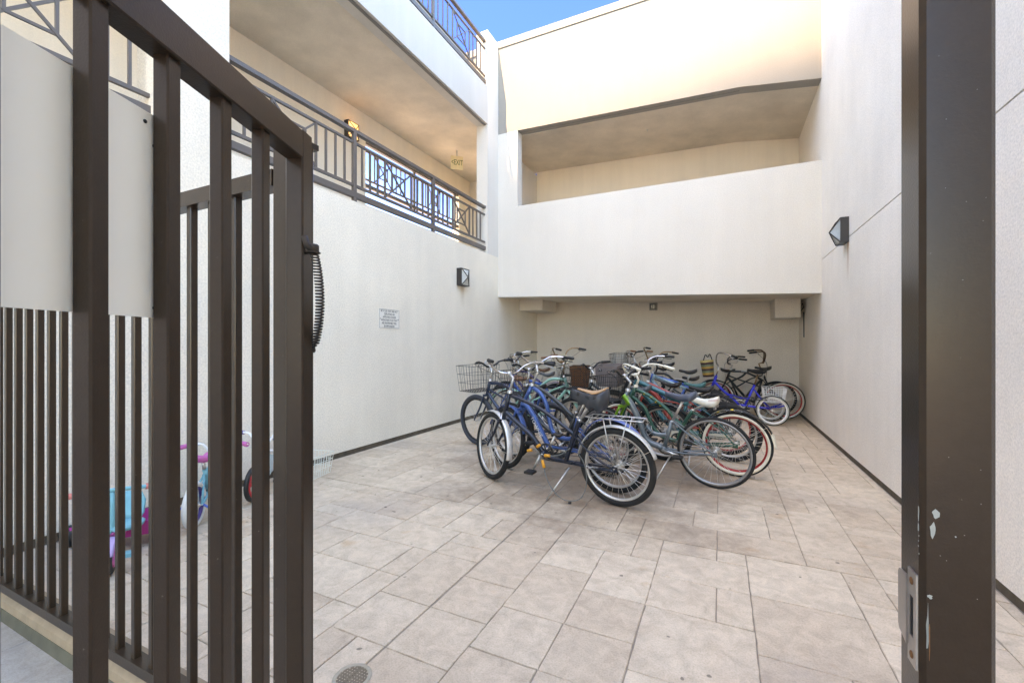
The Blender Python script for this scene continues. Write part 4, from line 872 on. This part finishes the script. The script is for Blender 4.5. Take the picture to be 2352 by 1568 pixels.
bike('black cruiser with red rims and white edged tyres against the back wall', (1.03, 9.32), 180, 3, 1.12, R=.345, tw=.056, frame=JET, rim=REDRIM, wall=IVORY, bars='cruiser', barmat=JET, seat=(.30, .95), seatW=.2, st=(.33, .74), clamp=(.86, 1.0), steer=0, gears=False, text=[('VOOK', (.74, .865), (.52, .865), .035, INKW, .021)])
bike('black cruiser with brown swept bars facing right in the back corner', (-.13, 9.76), 0, -3, 1.1, R=.335, frame=JET, bars='tall', barmat=simple('dark_bronze', (.13, .07, .035), .4, .7), stemmat=BRONZE, clamp=(.87, 1.02), seat=(.24, .88), gears=False)

# -- blue tricycle
def tricycle():
    r = tag(empty('tricycle', (.79, 8.76, 0), (0, 0, math.pi)), 'bright blue adult tricycle with whitewall tyres and white wire rear basket', 'tricycle'); wb = 1.12; R = .255
    mb = MB(); V = lambda u_, w_, y=0: (u_, y, w_)
    ht, hb = (.86, .80), (.92, .62)
    mb.tube([V(*hb), V(*ht)], .026, 12); mb.tube([V(.90, .70), V(.76, .55), V(.62, .42), V(.50, .30)], .023, 10, 4); mb.tube([V(.66, .47), V(.5, .43), V(.36, .40)], .016, 10)
    mb.tube([V(.25, .66), V(.33, .45), V(.40, .30)], .021, 10); mb.tube([V(.5, .30), V(.25, .27), V(.0, .26)], .019, 10, 3)
    mb.tube([V(.26, .58), V(.14, .40), V(.02, .27)], .014, 8)
    mb.tube([V(0, R, -.25), V(0, R, .25)], .012, 8)
    for s_ in (-1, 1): mb.tube([V(.05, .27), V(-.10, .30, s_*.1), V(-.18, .34, s_*.17)], .012, 8)
    mb.build('frame', EBLUE, r)
    for y in (-.255, .255): wheel(r, (0, y, R), R, .045, RUB, WHITE, IVORY, spokes=20)
    wheel(r, (wb, 0, R), R, .045, RUB, WHITE, IVORY, spokes=20)
    mb = MB(); mb.tube([V(*hb), V(.935, .57)], .022, 10)
    for s_ in (-1, 1): mb.tube([V(.935, .575, s_*.045), V(1.02, .42, s_*.05), V(wb, R, s_*.052)], .013, 8, 3)
    mb.build('fork', EBLUE, r)
    MB().tube([V(*ht), V(.83, .90), V(.83, 1.0)], .013, 10).build('stem', CHROME, r)
    b = [(0, 0, 0), (.01, .05, .0), (.03, .11, .08), (.01, .18, .20), (-.08, .26, .215), (-.20, .31, .18), (-.31, .33, .13)]
    p = [(.83+f, s_, 1.0+u_) for f, s_, u_ in b]; h_ = MB().tube([(q[0], -q[1], q[2]) for q in p[:0:-1]]+p, .0115, 8, 5).build('handlebar', CHROME, r)
    for s_ in (-1, 1):
        e = Vector((p[-1][0], s_*p[-1][1], p[-1][2])); a = Vector((p[-2][0], s_*p[-2][1], p[-2][2])); d = (e-a).normalized()
        MB().tube([e-d*.11, e], .017, 8).build('grip', BLACK, h_); MB().tube([e-d*.14, e-d*.10+Vector((0, 0, -.05)), e-d*.02+Vector((-.02, 0, -.07))], .006, 6, 3).build('brake_lever', ALU, h_)
    MB().tube([V(.25, .66), V(.20, .84)], .014, 10).build('seat_post', BRONZE, r)
    s = saddle_mesh('c', None, .30, .27, .09).build('saddle', BLACK, r); s.location = (.19, 0, .93)
    wire_box(MB(), (-.04, 0, .62), .34, .44, .24, .82, .004, 9, 10, 3, .006).build('rear_basket', WHITE, r)
    o = MB(); n = 28; hs = [-.30+.0375*i for i in range(9)]
    for h in hs:
        k = .82+.18*(h+.3)/.3
        for i in range(n): t = 2*math.pi*i/n; o.v.append((.115*k*math.cos(t), .165*k*math.sin(t), h))
    for i in range(n): t = 2*math.pi*i/n; o.v.append((.106*math.cos(t), .156*math.sin(t), 0))
    for i in range(n): t = 2*math.pi*i/n; o.v.append((.09*math.cos(t), .13*math.sin(t), -.285))
    L_ = len(hs)+2
    for j in range(L_-1):
        for i in range(n): g = (i+1) % n; o.face((j*n+i, j*n+g, (j+1)*n+g, (j+1)*n+i), True)
    o.face(tuple(range(n-1, -1, -1))); o.face(tuple((L_-1)*n+i for i in range(n)))
    q = o.build('front_basket', STRIPE, r); q.location = (1.02, .0, 1.08); q.rotation_euler = (0, R_(6), 0)
    MB().tube([(.93, -.1, 1.08), (.97, -.07, 1.19), (1.0, .04, 1.14), (1.04, .10, 1.18), (1.07, .12, 1.08)], .009, 6, 4).build('basket_handle', BLACK, r)
    mb = MB(); mb.ring(.085, [(.004, -.004), (.004, .004), (-.014, .004), (-.014, -.004)], 28, cx=.48, cz=.30); mb.tube([V(.48, .30, .06), V(.40, .18, .07)], .011, 6); mb.tube([V(.48, .30, -.06), V(.56, .42, -.07)], .011, 6); mb.tube([V(.48, .30, -.06), V(.48, .30, .06)], .011, 6)
    mb.build('crankset', ALU, r)
    put('lettering', text_mesh('HOLIDAY', .035, INKW), r, Matrix(((-1, 0, 0, .51), (0, 0, 1, .0175), (0, 1, 0, .435), (0, 0, 0, 1)))) if 0 else None
tricycle()

# -- cable lock hanging on the front bicycle
MB1 = Matrix.Translation((-.783, 3.71, 0))@Matrix.Rotation(R_(170.8), 4, 'Z')@Matrix.Rotation(-R_(5), 4, 'X')
def W1(p): return MB1@Vector(p)
ck = tag(empty('cable_lock', W1((.70, .1, .36))), 'grey cable lock with orange end caps looped through the navy bicycle', 'cable lock'); cko = Vector(ck.location)
def ckp(pts, r, n, m, k=6): q = MB().tube([W1(p) for p in pts], r, k, 5).build(n, m, ck); q.location = -cko
ckp([(.78, .09, .40), (.72, .12, .42), (.66, .10, .33), (.62, .14, .22), (.52, .19, .11), (.40, .19, .04), (.28, .14, .06), (.24, .09, .18), (.26, .07, .33), (.31, .07, .42)], .0045, 'cable', simple('grey_cable', (.13, .14, .13), .45))
ckp([(.73, .09, .37), (.6, .10, .375), (.5, .08, .39), (.40, .06, .46)], .0045, 'cable', simple('grey_cable', (.13, .14, .13), .45))
for a, b in (((.83, .09, .385), (.78, .09, .40)), ((.64, .10, .372), (.585, .10, .376)), ((.665, .105, .325), (.635, .125, .265)), ((.735, .075, .43), (.70, .075, .455))): ckp([a, b], .0135, 'lock_end', ORANGE, 10)
ckp([(.36, .185, .03), (.355, .19, -.01)], .014, 'lock_body', BLACK, 8)

# ------------------------------------------------------------------ children's things along the left wall
def P3(c, r=.5): return simple('toy_%.2f_%.2f_%.2f' % c, c, r, noise=.04)
TQ, PK, LIL, COR, HOT = P3((.09, .42, .48)), P3((.60, .12, .34)), P3((.45, .32, .55)), P3((.72, .20, .17)), P3((.48, .03, .22))
def toddler_trike():
    r = tag(empty('toy_tricycle', (-3.27, 1.30, 0), (0, 0, R_(-33))), 'pink and turquoise plastic toddler tricycle behind the fence pickets', 'toy tricycle')   # local x = forward, towards the camera
    r.scale = (.80, .80, .80)
    w = MB().ring(.088, [(.037*math.cos(t), .03*math.sin(t)) for t in [2*math.pi*i/8 for i in range(8)]], 28).build('wheel', BLACK, r); w.location = (0, 0, .125)
    MB().lathe([(0, -.032), (.06, -.034), (.075, -.028), (.075, .028), (.06, .034), (0, .032)], 'y', 22).build('hub_disc', PK, w)
    mb = MB(); mb.tube([(0, -.15, 0), (0, .15, 0)], .007, 6); mb.tube([(0, -.06, 0), (.05, -.06, -.06), (.05, -.1, -.06)], .008, 6); mb.build('crank', ALU, w)
    for s_ in (-1, 1): MB().box((-.035, s_*.12-.05, -.014), (.035, s_*.12+.05, .014), .006).build('pedal', TQ, w)
    f = MB().ring(.135, [(.01*math.cos(t), .045*math.sin(t)) for t in [2*math.pi*i/8 for i in range(8)]], 20, 20, 150, 0, .125).build('fender', LIL, r)
    MB().tube([(-.01, -.045, .125), (-.03, -.045, .28), (-.05, 0, .32), (-.07, 0, .59)], .015, 8, 3).tube([(-.01, .045, .125), (-.03, .045, .28), (-.05, 0, .32)], .015, 8, 3).build('fork', TQ, r)
    h = MB().tube([(-.12, -.25, .585), (-.08, -.12, .60), (-.07, 0, .605), (-.08, .12, .60), (-.12, .25, .585)], .015, 8, 4).build('handlebar', TQ, r)
    for s_ in (-1, 1): MB().tube([(-.105, s_*.19, .592), (-.125, s_*.27, .582)], [.024, .022], 10).build('grip', COR, h)
    MB().tube([(-.05, 0, .30), (-.25, 0, .18), (-.50, 0, .17)], .022, 8, 4).build('frame', PK, r)
    sb = MB(); n = 12
    for j, (z, k) in enumerate(((.235, .8), (.28, 1), (.38, 1.05), (.445, .8))):
        for i in range(n+1): t = -1+2*i/n; sb.v.append((-.52-.03*j+.07*t*t*1.0, .125*k*t, z))
    for j in range(3):
        for i in range(n): a = j*(n+1)+i; sb.face((a, a+1, a+n+2, a+n+1), True)
    o = sb.build('seat_back', TQ, r); md = o.modifiers.new('thickness', 'SOLIDIFY'); md.thickness = .015
    MB().lathe([(0, .20), (.13, .205), (.14, .23), (.12, .245), (0, .24)], 'z', 20, (-.42, 0, 0)).build('seat', TQ, r)
    t = shell_box((-.60, 0, .225), .36, .50, .13, .75, .012).build('rear_tub', HOT, r)
    for y in (-.19, .19):
        q = MB().ring(.06, [(.03*math.cos(t), .022*math.sin(t)) for t in [2*math.pi*i/8 for i in range(8)]], 22).build('rear_wheel', LIL, r); q.location = (-.55, y, .09)
        MB().lathe([(0, -.024), (.05, -.024), (.05, .024), (0, .024)], 'y', 18).build('hub_disc', PK, q)
toddler_trike()
sct = tag(empty('toy_scooter', (-3.95, 1.62, 0), (0, 0, R_(75))), 'white handled toy scooter with pink deck leaning by the left wall', 'toy scooter')
MB().hexa([(-.25, -.06, .07), (.22, -.06, .07), (.22, .06, .07), (-.25, .06, .07), (-.25, -.06, .095), (.22, -.06, .095), (.22, .06, .095), (-.25, .06, .095)]).build('deck', HOT, sct)
MB().tube([(.22, 0, .09), (.30, 0, .16), (.24, 0, .72)], .014, 8, 3).build('steering_column', WHITE, sct)
MB().tube([(.24, -.17, .72), (.24, .17, .72)], .012, 8).build('handlebar', BLACK, sct)
for x, y in ((.31, 0), (-.25, -.07), (-.25, .07)): MB().lathe([(0, -.015), (.05, -.015), (.055, 0), (.05, .015), (0, .015)], 'y', 18, (x, y, .055)).build('wheel', BLACK, sct)
def kid_bike(label, pos, head, lean, R, wb, frame, tyre, rim, seatm, gripm, train=None, barm=WHITE, hh=.25, discs=False, panel=None, guard=None):
    r = tag(empty('kids_bicycle', (*pos, 0), (-R_(lean), 0, R_(head))), label, 'bicycle')
    V = lambda u_, w_, y=0: (u_, y, w_)
    ht, hb = (wb-.12, R+hh), (wb-.09, R+hh-.10); bb = (.28, R+.02); st = (.17, R+.22)
    mb = MB(); mb.tube([V(*hb), V(*ht)], .018, 10); mb.tube([V(hb[0]-.01, hb[1]+.04), V(wb*.55, R+.14), V(bb[0], bb[1])], .022, 10, 4); mb.tube([V(ht[0], ht[1]-.03), V(wb*.55, R+.22), V(st[0], st[1]-.05)], .016, 10, 4); mb.tube([V(*st), V(*bb)], .015, 8)
    for s_ in (-1, 1): mb.tube([V(*bb), V(0, R, s_*.05)], .010, 6); mb.tube([V(st[0], st[1]-.04), V(0, R, s_*.05)], .008, 6)
    mb.build('frame', frame, r)
    mb = MB(); mb.tube([V(*hb), V(hb[0]+.01, hb[1]-.03)], .016, 8)
    for s_ in (-1, 1): mb.tube([V(hb[0]+.01, hb[1]-.03, s_*.035), V(wb, R, s_*.045)], .011, 8)
    mb.build('fork', frame, r)
    for x in (0, wb):
        if discs:
            w = MB().ring(R-.02, [(.02*math.cos(t), .02*math.sin(t)) for t in [2*math.pi*i/8 for i in range(8)]], 32).build('wheel', BLACK, r); w.location = (x, 0, R)
            d = MB(); d.ring(R-.045, [(.012, -.018), (.012, .018), (-.012, .018), (-.012, -.018)], 32); d.lathe([(0, -.02), (.03, -.02), (.03, .02), (0, .02)], 'y', 14)
            for i in range(5): t = 2*math.pi*i/5; d.tube([(.02*math.cos(t), 0, .02*math.sin(t)), ((R-.05)*math.cos(t), 0, (R-.05)*math.sin(t))], .014, 6)
            d.build('spoked_disc', rim, w)
        else: wheel(r, (x, 0, R), R, .045, tyre, rim, spokes=16)
    b = [(0, 0, 0), (0, .06, .02), (-.01, .11, .09), (-.05, .18, .10), (-.10, .25, .09)]; p = [(ht[0]-.02+f, s_, ht[1]+.06+u_) for f, s_, u_ in b]
    MB().tube([V(*ht), V(ht[0]-.02, ht[1]+.06)], .012, 8).build('stem', barm, r)
    h = MB().tube([(q[0], -q[1], q[2]) for q in p[:0:-1]]+p, .011, 8, 4).build('handlebar', barm, r)
    for s_ in (-1, 1): e = Vector((p[-1][0], s_*p[-1][1], p[-1][2])); a = Vector((p[-2][0], s_*p[-2][1], p[-2][2])); d = (e-a).normalized(); MB().tube([e-d*.08, e], [.018, .02], 8).build('grip', gripm, h)
    MB().tube([V(*st), V(st[0]-.02, st[1]+.06)], .012, 8).build('seat_post', ALU, r)
    s = saddle_mesh('c', None, .20, .14, .05).build('saddle', seatm, r); s.location = (st[0]-.03, 0, st[1]+.11)
    mb = MB(); mb.tube([V(*bb, -.07), V(*bb, .07)], .008, 6); mb.tube([V(*bb, .06), V(bb[0]+.08, bb[1]-.06, .07)], .009, 6); mb.tube([V(*bb, -.06), V(bb[0]-.08, bb[1]+.06, -.07)], .009, 6)
    c = mb.build('crankset', BLACK, r); MB().box((bb[0]+.05, .07, bb[1]-.07), (bb[0]+.11, .14, bb[1]-.05)).build('pedal', BLACK, c)
    MB().box((bb[0]-.11, -.14, bb[1]+.05), (bb[0]-.05, -.07, bb[1]+.07)).build('pedal', BLACK, c)
    if guard: MB().prism([(bb[0]+.09, bb[1]), (bb[0]+.05, bb[1]+.075), (-.02, R+.05), (-.05, R), (-.02, R-.05), (bb[0]+.05, bb[1]-.075)], lambda x, y, d: (x, d, y), .052, .060).build('chain_guard', guard, r)
    if panel: MB().prism([(wb-.10, R+.24), (wb*.5, R+.18), (bb[0]+.03, bb[1]+.02), (bb[0]+.1, bb[1]-.03), (wb*.6, R+.08), (wb-.08, R+.15)], lambda x, y, d: (x, d, y), .024, .03).build('frame_panel', panel, r)
    if train:
        for s_ in (-1, 1):
            MB().tube([V(0, R, s_*.06), V(-.02, .10, s_*.17), V(-.02, .07, s_*.19)], .009, 6).build('stabiliser_arm', P3((.06, .14, .42)), r)
            w = MB().lathe([(0, -.014), (.04, -.016), (.065, -.014), (.065, .014), (.04, .016), (0, .014)], 'y', 20).build('training_wheel', WHITE, r); w.location = (-.02, s_*.20, .065)
            MB().lathe([(0, -.018), (.042, -.018), (.042, .018), (0, .018)], 'y', 16).build('hub_disc', train, w)
    return r
WTY = simple('white_tyre', (.62, .62, .58), .6)
kid_bike('turquoise and pink kids bicycle with white tyres and training wheels', (-3.53, 1.90), 130, 0, .17, .58, TQ, WTY, paint((.10, .06, .30)), PK, PK, train=PK, hh=.21, guard=P3((.12, .42, .55)), panel=TQ)
kid_bike('white and blue kids bicycle with red spoked wheels by the wall', (-3.95, 2.95), -60, 0, .155, .58, WHITE, BLACK, P3((.62, .02, .03)), P3((.03, .10, .40)), P3((.10, .05, .26)), discs=True, panel=P3((.45, .58, .60)))
bk = wire_box(MB(), (0, 0, .22), .30, .38, .22, .84, .0026, 8, 10, 3, .005)
for i in range(7): y = -.19+.38*i/6; bk.tube([(-.15, y, .22), (-.19, y, .40)], .0022, 3)
bk.tube([(-.15, -.19, .22), (-.19, -.17, .40), (-.19, .17, .40), (-.15, .19, .22)], .004, 4)
o = bk.build('wire_basket', simple('cream_wire', (.70, .72, .64), .5)); o.location = (-3.86, 3.18, 0); o.rotation_euler = (0, 0, R_(12)); tag(o, 'loose cream wire bicycle basket standing on the floor by the left wall', 'basket')
